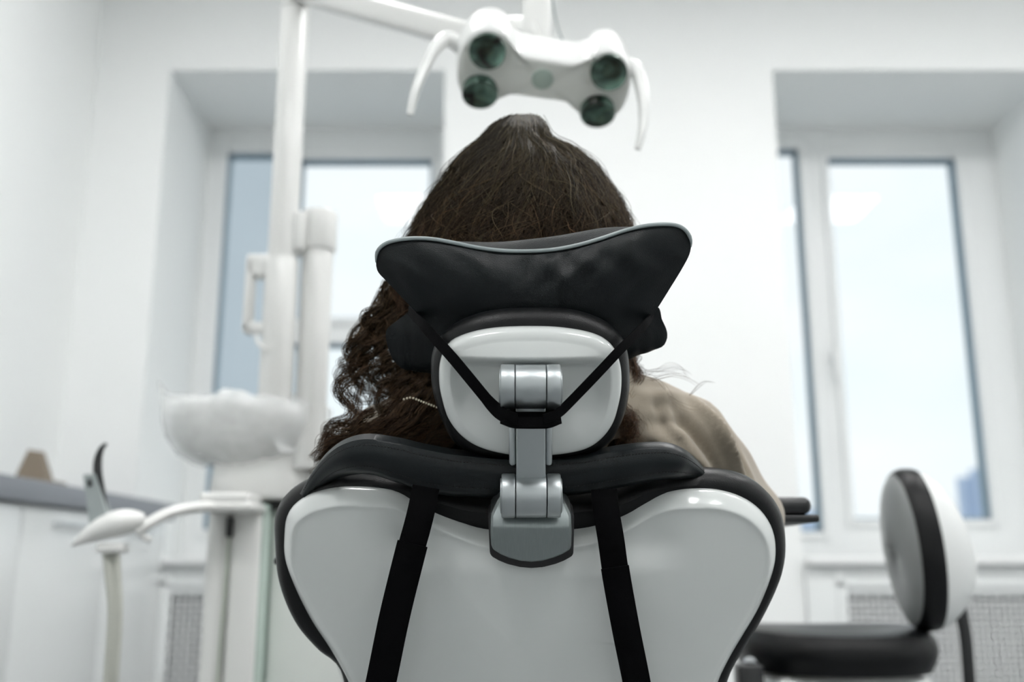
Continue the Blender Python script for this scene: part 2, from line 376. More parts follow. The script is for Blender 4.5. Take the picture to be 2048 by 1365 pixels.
# cabinets along the left wall
XF = -1.357; ZB = CZ+.168; ZTOP = CZ+.232
cabs = [(3.4, 3.97, 'white base cabinet at the corner next to the back wall'), (2.8, 3.4, 'white base cabinet behind the suction holder pod'), (2.2, 2.8, 'white base cabinet under the brown card stand, cut by the frame edge'), (1.6, 2.2, 'white base cabinet nearest the camera along the left wall')]
def cabinet(y0, y1, label):
    t = thing('base_cabinet', label, 'cabinet', ((XL+XF)/2, (y0+y1)/2, 0), 'base cabinets along the left wall')
    MB().box(XL+.002, XF-.022, y0+.001, y1-.001, .08, ZB, .002).build('carcass', M_seam, t)
    MB().box(XL+.05, XF-.06, y0+.001, y1-.001, 0, .08).build('plinth', M_seam, t)
    d = MB().box(XF-.02, XF, y0+.004, y1-.004, .085, ZB-.006, .003).build('door', M_cab, t)
    h = MB(); yc = (y0+y1)/2; z = CZ+.118
    h.box(XF+.018, XF+.028, yc-.11, yc+.11, z-.006, z+.006, .003)
    for s in (-.1, .1): h.box(XF-.001, XF+.02, yc+s-.005, yc+s+.005, z-.005, z+.005)
    h.build('handle', M_handle, d)
for c in cabs: cabinet(*c)
tag(MB().box(XL+.001, XF+.025, 1.6, 3.985, ZB, ZTOP, .004).build('worktop', M_counter), 'long grey worktop running over the white cabinets on the left', 'worktop')
# brown card stand on the worktop
t = thing('card_stand', 'brown tapered card stand on a flat base on the grey worktop', 'stand', (V(60, 965, 3.0)[0], 3.0, ZTOP))
MB().box(-1.60, V(104, 960, 3.0)[0], 2.86, 3.1, ZTOP, ZTOP+.014, .002).build('base', M_brown, t)
def hexa(mb, p):  # eight corner points
    return mb.add(p, [(0, 3, 2, 1), (4, 5, 6, 7), (0, 1, 5, 4), (1, 2, 6, 5), (2, 3, 7, 6), (3, 0, 4, 7)])
q0, q1, q2, q3 = V(26, 962, 3.0), V(90, 962, 3.0), V(76, 902, 3.0), V(50, 898, 3.0)
for q in (q0, q1): q[2] = ZTOP+.012
hexa(MB(), [q0, q1, q1+(0, .06, 0), q0+(0, .06, 0), q3+(0, .02, 0), q2+(0, .02, 0), q2+(0, .045, 0), q3+(0, .045, 0)]).build('upright', M_brown, t)

# ceiling panels: the room's lamps
for i, (x, y) in enumerate(((-.7, 2.15), (1.0, 2.15), (2.4, 2.15), (-.7, -.5), (1.0, -.5), (2.4, -.5))):
    t = thing('ceiling_panel', 'square white ceiling light panel, ' + ('row by the windows' if y > 2 else 'middle row' if y > .5 else 'row behind the camera') + (', left' if x < 0 else ', centre' if x < 2 else ', right'), 'ceiling light', (x, y, ZC), 'ceiling light panels')
    fr = MB()
    for q in ((-.31, -.29, -.31, .31), (.29, .31, -.31, .31), (-.29, .29, -.31, -.29), (-.29, .29, .29, .31)): fr.box(x+q[0], x+q[1], y+q[2], y+q[3], ZC-.02, ZC)
    fr.build('frame', M_pvc, t); MB().box(x-.29, x+.29, y-.29, y+.29, ZC-.012, ZC-.002).build('diffuser', M_panel, t)

# outside
tag(MB().add([(-9, 9, -8), (-2.16, 9, -8), (-5.2, 16, -8), (-9, 16, -8), (-9, 9, 7), (-2.16, 9, 7), (-5.2, 16, 7), (-9, 16, 7)], [(0, 3, 2, 1), (4, 5, 6, 7), (0, 1, 5, 4), (1, 2, 6, 5), (2, 3, 7, 6), (3, 0, 4, 7)]).build('neighbour_building', M_building), 'blue grey building wall seen through the left pane', 'building')
bl = MB(); X = lambda px: V(px, 980, 40)[0]
bl.box(X(1925), X(2000), 40, 40.5, -12, V(1024, 955, 40)[2]); bl.box(X(1945), X(1965), 39.5, 40.2, -12, V(1024, 940, 40)[2])
tag(bl.build('far_building', M_building2), 'pale blue distant building low in the right window', 'building')
tag(MB().box(X(1600), X(1650), 40, 40.5, -12, V(1024, 1020, 40)[2]).build('far_building', M_building2), 'pale blue distant building low in the narrow pane', 'building')
struct(MB().box(-60, 80, 5.2, 120, -12.2, -12).build('ground_outside', M_ground))

# ================================================================== DENTAL CHAIR
chair = thing('dental_chair', 'white reclined dental chair with black leather cushions, seen from behind', 'dental chair', (.02, 1.45, 0))
SHELL = [(540, 1120), (545, 1085), (562, 1058), (600, 1032), (660, 1013), (730, 1008), (785, 1013), (825, 1030), (870, 1052), (920, 1070), (970, 1084), (1060, 1090), (1150, 1083), (1200, 1074), (1250, 1055), (1300, 1028), (1345, 1011), (1395, 1006), (1455, 1012), (1510, 1033), (1550, 1065), (1573, 1105), (1579, 1150), (1570, 1195), (1542, 1258), (1508, 1310), (1478, 1355), (1450, 1410), (1425, 1500), (1400, 1640), (1340, 1700), (1060, 1710), (780, 1700), (720, 1640), (700, 1500), (685, 1420), (645, 1352), (600, 1292), (562, 1225), (541, 1170)]
PS = outline(SHELL, 0., 240)
ctrS = L(1060, 1330)
warpS = lambda a, b, c: (a, b, c - .55*(a-.02)**2)
bv0, bv1 = L(1060, 1162)[1], L(1060, 1088)[1]
bv0, bv1 = bv1, bv0
def frontS(a, b, s):
    # sunk body below the raised bright rim
    v = sst(bv1, bv0, b)*(1-sst(.115, .165, abs(a-.0)))
    return .005*sst(1., 0., s) - .010*v
mb = MB(); slab(mb, PS, [(.004, -.045), (0, -.04), (0, -.022), (.001, -.0185), (.003, -.015), (.0055, -.0115), (.008, -.0082), (.0105, -.0054), (.0118, -.0046), (.013, -.0046), (.0145, -.0052), (.018, -.0056)], ctrS, 20, front=frontS, warp=warpS)
shell = mb.build('backrest_shell', M_shell, chair, 60)
CUSH = [(525, 1120), (526, 1075), (543, 1035), (580, 1003), (640, 973), (700, 961), (765, 960), (825, 968), (880, 985), (950, 1000), (1060, 1003), (1170, 998), (1240, 985), (1290, 965), (1350, 955), (1430, 957), (1500, 974), (1550, 1008), (1582, 1055), (1593, 1112), (1590, 1165), (1572, 1213), (1540, 1270), (1505, 1322), (1470, 1380), (1440, 1500), (1420, 1650), (1060, 1690), (700, 1650), (690, 1500), (670, 1375), (620, 1335), (575, 1292), (545, 1240), (530, 1190)]
CB = -.058
PC = outline(CUSH, -.035, 240)
mb = MB(); ctrC = L(1060, 1330, -.035)
slab(mb, PC, [(.045, -.034), (.035, -.032), (.022, -.027), (.011, -.027), (.004, -.032), (0, -.042), (.001, -.055), (.006, -.07), (.016, -.082), (.03, -.088)], ctrC, 14, warp=warpS)
mb.build('backrest_cushion', M_leather, chair)
# headrest
HPAD = [(1062, 617), (1140, 620), (1200, 638), (1238, 666), (1255, 703), (1260, 750), (1258, 795), (1245, 845), (1215, 892), (1160, 918), (1060, 926), (960, 917), (908, 888), (880, 835), (865, 785), (861, 738), (866, 700), (886, 668), (925, 640), (985, 622)]
HSH = [(1065, 660), (1130, 663), (1190, 675), (1225, 696), (1242, 730), (1246, 770), (1241, 812), (1225, 860), (1190, 897), (1140, 914), (1060, 920), (990, 912), (935, 890), (898, 850), (881, 800), (876, 760), (880, 722), (896, 694), (932, 675), (990, 663)]
PH = outline(HPAD, -.03, 160); mb = MB(); ctrH = L(1062, 775, -.03)
slab(mb, PH, [(.03, -.018), (.02, -.017), (.011, -.019), (.004, -.025), (0, -.034), (.002, -.046), (.008, -.056), (.02, -.062)], ctrH, 10)
hpad = mb.build('headrest_pad', M_leather, chair)
PHs = outline(HSH, 0, 200); ctrHs = L(1062, 790)
b715, b742, b900 = L(1062, 712)[1], L(1062, 742)[1], L(1062, 930)[1]; a0 = L(1062, 750)[0]
def frontH(a, b, s):
    dome = .013*(1-s*s)
    k = sst(b715, b742, b)*sst(.085, .055, abs(a-a0)) if False else sst(b715, b742, b)
    rec = -.021*k*(1-sst(.072, .090, abs(a-a0)))*sst(b900, b742, b)*(1-s**6)
    return dome+rec
mb = MB(); slab(mb, PHs, [(.004, -.03), (0, -.026), (0, -.012), (.001, -.008), (.003, -.005), (.006, -.003), (.009, -.002), (.011, -.0016)], ctrHs, 40, front=frontH)
mb.build('headrest_shell', M_shell, chair, 70)
# joints and arm
def axisd(px, py, c): return (Q(px, py, c)-CAM) @ np.array([0, cp, sp])
CK = .018
def knuckle(pxc, pyc, w, h, name):
    c = Q(pxc, pyc, CK); sc = axisd(pxc, pyc, CK)/F; R = h/2*sc; hw = w/2*sc; s1 = 30*sc
    o = MB()
    for x0, x1, bv, rr in ((-hw, -s1-.0006, .0015, R), (-s1, s1, .0008, R*.985), (s1+.0006, hw, .0015, R)):
        o.cyl(c+np.array((x0, 0, 0)), c+np.array((x1, 0, 0)), rr, 48, bv)
    for sg in (-1, 1): o.cyl(c+np.array((sg*hw*.9, 0, 0)), c+np.array((sg*(hw+.0012), 0, 0)), R*.8, 40, .001)
    return o.build(name, M_metal, chair, 40), c, R
kn1, c1, R1 = knuckle(1061, 774, 120, 90, 'upper_joint')
kn2, c2, R2 = knuckle(1062, 992, 118, 88, 'lower_joint')
mid = (c1+c2)/2; dd = c2-c1; ln = np.linalg.norm(dd); sc = axisd(1062, 890, CK)/F
MB().obox(mid - NX*(R1*.15), (AX, dd, np.cross(AX, dd)), (59*sc, ln, R1*.8), .002).build('headrest_arm', M_metal, chair)
for sg in (-1, 1):
    fl = MB()
    cpt = Q(1061+sg*36, 884, CK-.006); fl.obox(cpt, (AX, dd, np.cross(AX, dd)), (14*sc, 92*sc, .018), .004)
    fl.build('arm_side_guard', M_metal, chair)
# mount behind the upper joint, linking joint and shell
MB().obox(c1 - NX*.015, (AX, dd, np.cross(AX, dd)), (80*sc, .03, .05), .004).build('joint_mount', M_metal, chair)
BLK = [(980, 1040), (992, 1020), (1003, 1006), (1062, 1004), (1120, 1006), (1133, 1020), (1145, 1040), (1145, 1075), (1144, 1106), (1140, 1111), (1126, 1119), (1108, 1126), (1086, 1132), (1063, 1134), (1040, 1132), (1017, 1126), (1000, 1119), (986, 1110), (982, 1104), (980, 1075)]
PB = outline(BLK, .02, 140, False); ctrB = L(1062, 1075, .02)
bt, bm_ = L(1062, 1062, .02)[1], L(1062, 1010, .02)[1]
def frontB(a, b, s): return -.019*sst(bt, bm_, b) - 1.3*a*a - .004*sst(bt, bt-.035, b)
mb = MB(); slab(mb, PB, [(.0, -.03), (0, .010), (.0008, .015), (.003, .0175)], ctrB, 18, front=lambda a, b, s: frontB(a-ctrB[0], b, s))
mb.build('headrest_bracket', M_brush, chair, 25)
GSK = [(976, 1036), (1000, 1000), (1124, 1000), (1149, 1036), (1146, 1104), (1142, 1109), (1128, 1117), (1110, 1124), (1086, 1130), (1063, 1132), (1040, 1130), (1015, 1124), (998, 1117), (984, 1109), (980, 1102)]
PG = outline(GSK, 0, 120, False); mb = MB(); slab(mb, PG, [(0, -.03), (0, .0055), (.001, .006)], L(1062, 1075), 6, front=lambda a, b, s: -.012*sst(L(1062, 1110)[1], L(1062, 1000)[1], b)); mb.build('bracket_recess', M_dark, chair)
# seat, leg rest, pedestal, armrests
zs = .46
s_ = MB(); s_.obox((.02, 1.62, zs), (AX, (0, 1, .12), (0, -.12, 1)), (.50, .62, .09), .04, 5); s_.obox((.02, 2.10, zs+.0), (AX, (0, 1, -.10), (0, .1, 1)), (.42, .46, .08), .035, 5)
s_.build('seat_cushion', M_leather, chair)
s_ = MB(); s_.obox((.02, 1.80, zs-.075), (AX, (0, 1, 0), (0, 0, 1)), (.44, .9, .07), .03, 4); s_.build('seat_shell', M_shell, chair)
MB().obox(W(.02, -.36, -.075), (AX, BX, NX), (.30, .22, .06), .02).build('back_hinge', M_unit, chair)
MB().obox((.02, 1.72, .24), (AX, (0, 1, 0), (0, 0, 1)), (.2, .3, .34), .04, 4).build('pedestal', M_unit, chair)
MB().obox((.02, 1.72, .035), (AX, (0, 1, 0), (0, 0, 1)), (.50, .9, .07), .03, 4).build('base_plate', M_unit, chair)
for sg in (-1, 1):
    zr = V(1590, 1013, 1.30)[2]; xr = V(1572, 1013, 1.30)[0] if sg > 0 else -.262
    if sg < 0: zr = .80
    arm = MB(); arm.obox((xr, 1.42, zr), (AX, (0, 1, 0), (0, 0, 1)), (.058, .28, .022), .010, 4); arm.obox((xr+sg*.004, 1.42, zr-.016), (AX, (0, 1, 0), (0, 0, 1)), (.070, .27, .010), .004, 3)
    po = MB().tube(cat_rom([(xr*.95, 1.5, zr-.02), (xr*.85, 1.5, zr-.07), (sg*.25, 1.53, .68), (.02+sg*.2, 1.58, .42)], 8), .016)
    ar = arm.build('armrest', M_black, chair); po.build('armrest_post', M_unit, chair)

# ------------------------------------------------------------------ back pad (leather roll laid over the backrest) with webbing straps
bp_ = thing('back_support_pad', 'black stitched leather pad strapped over the top of the backrest', 'cushion', W(.0, .1, -.06))
UP = [(600, 988), (622, 950), (650, 915), (685, 890), (730, 879), (790, 886), (850, 900), (930, 913), (1060, 922), (1170, 914), (1240, 902), (1300, 896), (1345, 898), (1380, 914), (1408, 940), (1425, 965)]
LO = [(612, 1000), (640, 972), (668, 952), (700, 943), (740, 943), (800, 962), (855, 980), (930, 988), (1060, 990), (1170, 982), (1240, 970), (1290, 960), (1335, 953), (1375, 953), (1405, 962), (1422, 978)]
up_ = resample(cat_rom(UP, 8), 90, False); lo_ = resample(cat_rom(LO, 8), 90, False)
rg = []; NP = 20
def padc(i, s):        # distance of the visible face from the back plane, with soft dents
    t = i/89
    end = .05*(sst(.16, 0, t)+sst(.90, 1, t))
    dent = .0022*math.sin(t*38)*math.exp(-((t-.28)/.09)**2) + .0015*math.sin(t*55+1)*math.exp(-((t-.75)/.12)**2)
    return -.020 - end + dent + .009*math.sin(PI*(.08+.84*s))
for i in range(90):
    ring = []
    for k in range(NP):
        s = k/(NP-1); q = up_[i]*(1-s)+lo_[i]*s
        ring.append(Q(q[0], q[1], padc(i, s)))
    for k in range(NP):
        s = 1-k/(NP-1); q = up_[i]*(1-s)+lo_[i]*s + np.array((0, 20*s))
        ring.append(Q(q[0], q[1], padc(i, s))-NX*(.018+.012*math.sin(PI*s)))
    rg.append(ring)
MB().rings(rg).build('pad', M_padleather, bp_, 50)
st = MB()
for s0 in (.16, .84):
    pts = np.array([Q(*(up_[i]*(1-s0)+lo_[i]*s0), padc(i, s0)+.0003) for i in range(90)]); pts = resample(pts, 330, False)
    for i in range(4, 326, 2): st.obox((pts[i]+pts[i+1])/2, (pts[i+1]-pts[i], NX, np.cross(pts[i+1]-pts[i], NX)), (np.linalg.norm(pts[i+1]-pts[i])*1.1, .0006, .0008))
st.build('stitching', M_dark, bp_)
for path, w1, w2 in (([(852, 975, -.01), (843, 1020, .006), (833, 1060, .013), (822, 1100, .017), (790, 1230, .026), (762, 1365, .033), (735, 1480, .036), (700, 1620, .036)], 54, 57), ([(1208, 980, -.012), (1212, 1020, .002), (1222, 1080, .014), (1232, 1150, .020), (1252, 1260, .027), (1273, 1365, .033), (1292, 1480, .036), (1315, 1620, .036)], 52, 52)):
    P = cat_rom([Q(*p) for p in path], 10); m = len(P)
    k = axisd(800, 1200, .01)/F
    kk = int(m*.40)
    s1 = MB(); s1.band(P[:kk+8], w1*k, .0018, NX); s1.band(P[kk:]+NX*.0022, w2*k*1.06, .0022, NX)
    s1.build('webbing_strap', M_web, bp_)

# ------------------------------------------------------------------ headrest pillow with elastic strap
pil = thing('headrest_pillow', 'black leather butterfly pillow with grey piping strapped to the headrest', 'pillow', W(.02, .2, -.09))
PIL = [(750, 522), (755, 503), (775, 488), (815, 480), (860, 480), (905, 487), (955, 497), (1005, 503), (1055, 504), (1105, 501), (1155, 492), (1205, 478), (1255, 462), (1300, 453), (1345, 452), (1370, 461), (1384, 482), (1383, 508), (1368, 538), (1343, 578), (1316, 620), (1285, 665), (1245, 700), (1180, 730), (1070, 740), (960, 730), (895, 700), (855, 652), (808, 603), (772, 566), (753, 545)]
cseam = -.062
PP = outline(PIL, cseam, 220); ctrP = np.array(L(1065, 600, cseam))
def pilc(a, b, s, side):
    ang = math.atan2(b-ctrP[1], a-ctrP[0]); h = (1-s**2.4)
    top = sst(-.03, .05, b-ctrP[1]); x_ = (a-ctrP[0])/(1+3.5*max(0, b-ctrP[1])/.1*.25)
    wr = (.0042*max(0, math.sin(x_*110+1.3*math.sin(b*45)))**3 + .0022*math.sin(x_*235+.8+2*math.sin(b*60)))*top*sst(1, .8, s)*sst(.1, .5, s)*(.55+.45*math.sin(x_*37+1))
    wr -= .0022*math.exp(-((a-.027)/.004)**2)*sst(1, .7, s)*sst(.0, .4, s)
    wr += .0010*math.sin(a*130+b*70+1.5*math.sin(b*90))*s*(1-s)*4
    if side > 0: return cseam + .020*h + wr - .35*a*a
    return cseam - .045*h - .35*a*a
rg = []
for s in list(np.linspace(.02, 1, 44)):
    R = ctrP + (PP-ctrP)*s; rg.append([W(a, b, pilc(a, b, s, 1)) for a, b in R])
for s in list(np.linspace(1, .02, 30))[1:]:
    R = ctrP + (PP-ctrP)*s
    rg.append([W(a, b + .024*math.sin(PI*min(1, (1-s)*1.6))*(1 if b > ctrP[1] else 0.)*math.exp(-((a-.02)/.10)**2), pilc(a, b, s, -1)) for a, b in R])
MB().rings(rg).build('cushion', M_fold, pil, 80)
tipA = np.argmin(np.linalg.norm(PP-np.array(L(751, 530, cseam)), axis=1)); tipB = np.argmin(np.linalg.norm(PP-np.array(L(1384, 500, cseam)), axis=1))
i0, i1 = sorted((tipA, tipB)); seg = PP[i0:i1+1] if np.mean(PP[i0:i1+1, 1]) > ctrP[1] else np.vstack([PP[i1:], PP[:i0+1]])
MB().tube([W(a, b+.0008, cseam - .35*a*a+.0014) for a, b in seg], lambda t: .0019*min(1, .25+t*25, .25+(1-t)*25), 10).build('piping', M_pipe, pil)
# lower wings of the pillow, further forward
WG = [(772, 664), (790, 645), (838, 617), (900, 640), (1065, 660), (1230, 640), (1309, 612), (1324, 640), (1334, 663), (1333, 682), (1318, 697), (1262, 717), (1200, 745), (1065, 760), (930, 755), (862, 748), (800, 735), (778, 700)]
cw = -.10; PW = outline(WG, cw, 180); ctrW = np.array(L(1060, 695, cw)); rg = []
for s in list(np.linspace(.02, 1, 26)):
    rg.append([W(a, b, cw + .016*(1-s**3) + .0012*math.sin(a*420)*(1 if abs(a) > .08 else 0)*s) for a, b in ctrW+(PW-ctrW)*s])
for s in list(np.linspace(1, .02, 16))[1:]: rg.append([W(a, b, cw - .02*(1-s**3)) for a, b in ctrW+(PW-ctrW)*s])
MB().rings(rg).build('lower_wing', M_fold, pil, 80)
for path, wd in (([(818, 622, -.095), (830, 634, -.068), (850, 655, -.033), (878, 686, -.008), (910, 722, .010), (948, 768, .019), (985, 812, .026), (1010, 832, .036), (1035, 838, .046)], lambda t: .0105 if t < .7 else .0105+.003*math.sin((t-.7)/.3*PI)), ([(1306, 630, -.09), (1300, 638, -.066), (1285, 655, -.035), (1245, 695, .002), (1195, 748, .019), (1140, 805, .028), (1115, 828, .036), (1088, 838, .046)], lambda t: .009)):
    MB().band(cat_rom([Q(*p) for p in path], 10), wd, .0016, NX).build('elastic_strap', M_web, pil)
ck = Q(1061, 833, CK); hh = 23*sc
MB().rings([[ck + AX*x*sc + NX*(R1*nn) + np.array((0, 0, z*hh*q)) for nn, z in ((-.9, -.45), (-.9, .55), (.7, .55), (1.06, .4), (1.08, -.3), (.95, -.5))] for x, q in ((-60, .12), (-52, .5), (-42, .85), (-30, 1.08), (0, 1.1), (30, 1.08), (42, .85), (52, .5), (60, .12))]).build('strap_wrap', M_web, pil, 50)

# ================================================================== PERSON
yh = 1.10
person = thing('person', 'person with long dark brown curly hair in a beige shirt lying back in the chair', 'person', (.02, 1.45, .5))
HC = V(1080, 440, yh+.015); HC = np.array((HC[0], yh+.02, HC[2]))
xb = .02
neck = np.array((HC[0]*.6+xb*.4, 1.135, V(1070, 745, 1.14)[2]))
shR = V(1418, 848, 1.17); shL = V(728, 862, 1.17); elR = V(1545, 1012, 1.26); elL = V(612, 1035, 1.26)
pel = np.array((xb, 1.44, .60)); chest = np.array((xb, 1.21, .84))
b = MB()
b.ball(HC, (.074, .093, .098), 24, 16); b.ball(HC+(0, .03, -.045), (.055, .068, .065), 20, 12)     # skull, jaw
b.capsule(HC+(0, .098, .0), HC+(0, .112, -.022), .006, .011)                                        # nose
b.ball(HC+(0, .09, -.048), (.022, .014, .012)); b.ball(HC+(0, .08, -.085), (.022, .02, .016))
for sg in (-1, 1): b.ball(HC+(sg*.077, .0, -.01), (.010, .018, .03)); b.ball(HC+(sg*.03, .085, .022), (.022, .012, .008))
b.capsule(HC+(0, -.01, -.07), neck+(0, 0, -.04), .047, .056)
b.ball(chest+(0, 0, .02), (.15, .085, .14), 24, 14); b.ball((chest+pel)/2, (.125, .09, .16), 24, 14); b.ball(pel, (.155, .11, .11), 24, 14)
for sh, el, sg in ((shL, elL, -1), (shR, elR, 1)):
    hand = np.array((xb+sg*.17, 1.50, .70))
    b.capsule(chest+(sg*.06, -.02, .1), sh+(-sg*.02, 0, -.03), .045, .045); b.capsule(sh+(-sg*.035, 0, -.03), el+(-sg*.05, 0, -.02), .044, .034)
    b.capsule(el+(-sg*.05, 0, -.02), hand, .034, .024)
    b.capsule(hand, hand+(-sg*.02, .07, -.01), .026, .030)
    for k, (o_, l_) in enumerate(((-.026, .055), (-.009, .065), (.009, .062), (.025, .048))):
        p0 = hand+(-sg*.02+o_, .085, -.012); p1 = p0+(o_*.25, l_*.55, .002); p2 = p1+(o_*.1, l_*.4, -.014); b.capsule(p0, p1, .0088, .0080, 10); b.capsule(p1, p2, .0080, .0068, 10)
    p0 = hand+(-sg*.045, .03, -.005); b.capsule(p0, p0+(-sg*.028, .03, -.008), .012, .009, 10); b.capsule(p0+(-sg*.028, .03, -.008), p0+(-sg*.034, .055, -.014), .009, .0075, 10)
    hip = pel+(sg*.085, .03, -.02); knee = np.array((xb+sg*.10, 1.84, .60)); ank = np.array((xb+sg*.10, 2.22, .535))
    b.capsule(hip, knee, .082, .055); b.capsule(knee, ank, .055, .038); b.capsule(ank+(0, .02, 0), ank+(sg*.01, .09, .10), .036, .030)
b.remesh(.0055, 5).build('body', M_skin, person, 80)
for sg in (-1, 1): MB().ball(HC+(sg*.029, .083, .006), .0125).build('eye', M_eye, person)
MB().ball(HC+(0, .100, -.048), (.022, .007, .007)).build('lips', M_lip, person)
# trousers
b = MB(); b.ball(pel+(0, 0, -.01), (.165, .118, .115), 24, 14)
for sg in (-1, 1):
    hip = pel+(sg*.085, .03, -.02); knee = np.array((xb+sg*.10, 1.84, .60)); ank = np.array((xb+sg*.10, 2.20, .54)); b.capsule(hip, knee, .092, .068); b.capsule(knee, ank, .066, .052)
b.remesh(.009, 6).build('trousers', M_trouser, person, 80)
# shirt with folds
b = MB()
b.ball(chest+(0, .01, .0), (.185, .105, .185), 28, 18); b.ball((chest+pel)/2+(0, .0, 0), (.16, .11, .20), 24, 14); b.ball(pel+(0, 0, .03), (.17, .12, .11), 24, 14)
b.capsule(neck+(-.05, 0, -.045), neck+(.05, 0, -.045), .055, .055)
for sh, el, sg in ((shL, elL, -1), (shR, elR, 1)):
    b.capsule(neck+(sg*.07, 0, -.042 if sg > 0 else -.05), sh+(-sg*.035, 0, -.028), .056, .064); b.capsule(sh+(-sg*.035, .0, -.030), el+(-sg*.045, .01, -.02), .066, .062)
    hand = np.array((xb+sg*.17, 1.50, .70)); b.capsule(el+(-sg*.055, .01, -.02), hand+(0, -.03, .0), .054, .036)
    b.ball(sh+(-sg*.06, .02, -.05), (.075, .07, .07))
b.remesh(.0045, 9)
sv = np.array(b.v)
def ridge(p, a, c, w, h):     # soft fold along a line across the cloth
    a = np.array(a, float); c = np.array(c, float); d = c-a; ln = np.linalg.norm(d); d = d/ln
    r = p-a; t = r @ d; perp = np.linalg.norm(r-np.outer(t, d), axis=1); e = np.clip(t/ln, 0, 1)
    return h*np.exp(-(perp/w)**2)*np.sin(PI*np.clip((t/ln+.1)/1.2, 0, 1))
m_ = bpy.data.meshes.new('n'); m_.from_pydata(b.v, [], b.f); nn = np.array([v.normal for v in m_.vertices]); bpy.data.meshes.remove(m_)
YF = np.array((1, 0, 1.)); disp = np.zeros(len(sv)); s2 = sv.copy()
for (p0, p1, w, h) in (((1390, 795), (1515, 990), .007, .018), ((1320, 835), (1440, 960), .010, .010), ((1275, 800), (1370, 790), .010, .008), ((1290, 870), (1400, 930), .009, .008), ((1450, 850), (1545, 1000), .009, .010), ((1432, 812), (1505, 950), .008, -.017), ((1345, 812), (1455, 965), .009, -.015), ((1300, 790), (1330, 870), .008, -.007), ((1290, 850), (1380, 850), .010, -.008), ((720, 850), (650, 930), .008, .007)):
    disp += ridge(sv*YF, V(*p0, 1.115)*YF, V(*p1, 1.115)*YF, w*.8, h)
disp += .0016*np.sin(sv[:, 0]*60+sv[:, 2]*45)*np.sin(sv[:, 2]*80-sv[:, 0]*30)
s2 += nn*disp[:, None]; b.v = [tuple(p) for p in s2]
b.build('shirt', M_shirt, person, 80)

# ------------------------------------------------------------------ hair
def strands(S, R, extra, name, m, parent, nside=3, bright=None):
    """S: (n, m, 3) strand points, R: (n, m) radii, extra: (n, m) colour position; one mesh of thin tapering tubes"""
    n, k, _ = S.shape; T = np.gradient(S, axis=1); T /= np.linalg.norm(T, axis=2)[..., None]+1e-9
    up = np.broadcast_to(np.array((.3, .9, .2)), T.shape); A_ = np.cross(T, up); A_ /= np.linalg.norm(A_, axis=2)[..., None]+1e-9; B_ = np.cross(T, A_)
    ang = np.arange(nside)*2*PI/nside
    Vv = S[:, :, None, :] + R[:, :, None, None]*(np.cos(ang)[None, None, :, None]*A_[:, :, None, :] + np.sin(ang)[None, None, :, None]*B_[:, :, None, :])
    off = wloc(parent); vv = (Vv.reshape(-1, 3)-off).astype(np.float32)
    idx = np.arange(n*k*nside).reshape(n, k, nside); a = idx[:, :-1, :]; b_ = idx[:, 1:, :]
    q = np.stack([a, np.roll(a, -1, axis=2), np.roll(b_, -1, axis=2), b_], axis=-1).reshape(-1, 4)
    me = bpy.data.meshes.new(name); me.vertices.add(len(vv)); me.vertices.foreach_set('co', vv.ravel())
    me.loops.add(q.size); me.loops.foreach_set('vertex_index', q.ravel().astype(np.int32)); me.polygons.add(len(q))
    me.polygons.foreach_set('loop_start', (np.arange(len(q))*4).astype(np.int32)); me.polygons.foreach_set('use_smooth', np.ones(len(q), bool))
    me.update(calc_edges=True)
    at = me.attributes.new('strand', 'FLOAT_VECTOR', 'POINT')
    rnd = np.repeat(rng.random(n) if bright is None else bright, k*nside); ex = np.repeat(extra.reshape(-1), nside)
    at.data.foreach_set('vector', np.stack([ex, rnd, rnd*0], axis=1).astype(np.float32).ravel())
    me.materials.append(m); o = bpy.data.objects.new(name, me); COL.objects.link(o); o.parent = parent; return o
LV = np.array([231, 236, 244, 256, 270, 283, 288, 302, 330, 360, 400, 440, 480, 520, 575, 640, 720], float)
LX = np.array([1028, 1008, 992, 977, 964, 952, 945, 926, 902, 886, 858, 834, 816, 802, 785, 772, 790], float)
RX = np.array([1070, 1086, 1095, 1102, 1106, 1111, 1136, 1166, 1199, 1220, 1246, 1262, 1274, 1284, 1290, 1290, 1270], float)
CX = np.array([1051, 1050, 1049, 1049, 1050, 1056, 1062, 1068, 1074, 1078, 1080, 1080, 1080, 1080, 1080, 1080, 1080], float)
SCL = 1.09/F; LR = (CX-LX)*SCL; RR = (RX-CX)*SCL; CXW = (CX-1024)*SCL*1.0
BR = np.array([.012, .025, .033, .044, .052, .058, .061, .069, .080, .088, .094, .096, .096, .094, .09, .08, .07])*.97
FR = np.array([.01, .03, .045, .06, .07, .08, .083, .09, .11, .12, .12, .12, .115, .11, .1, .08, .06])
LZ = np.array([V(1080, y, yh)[2] for y in LV])
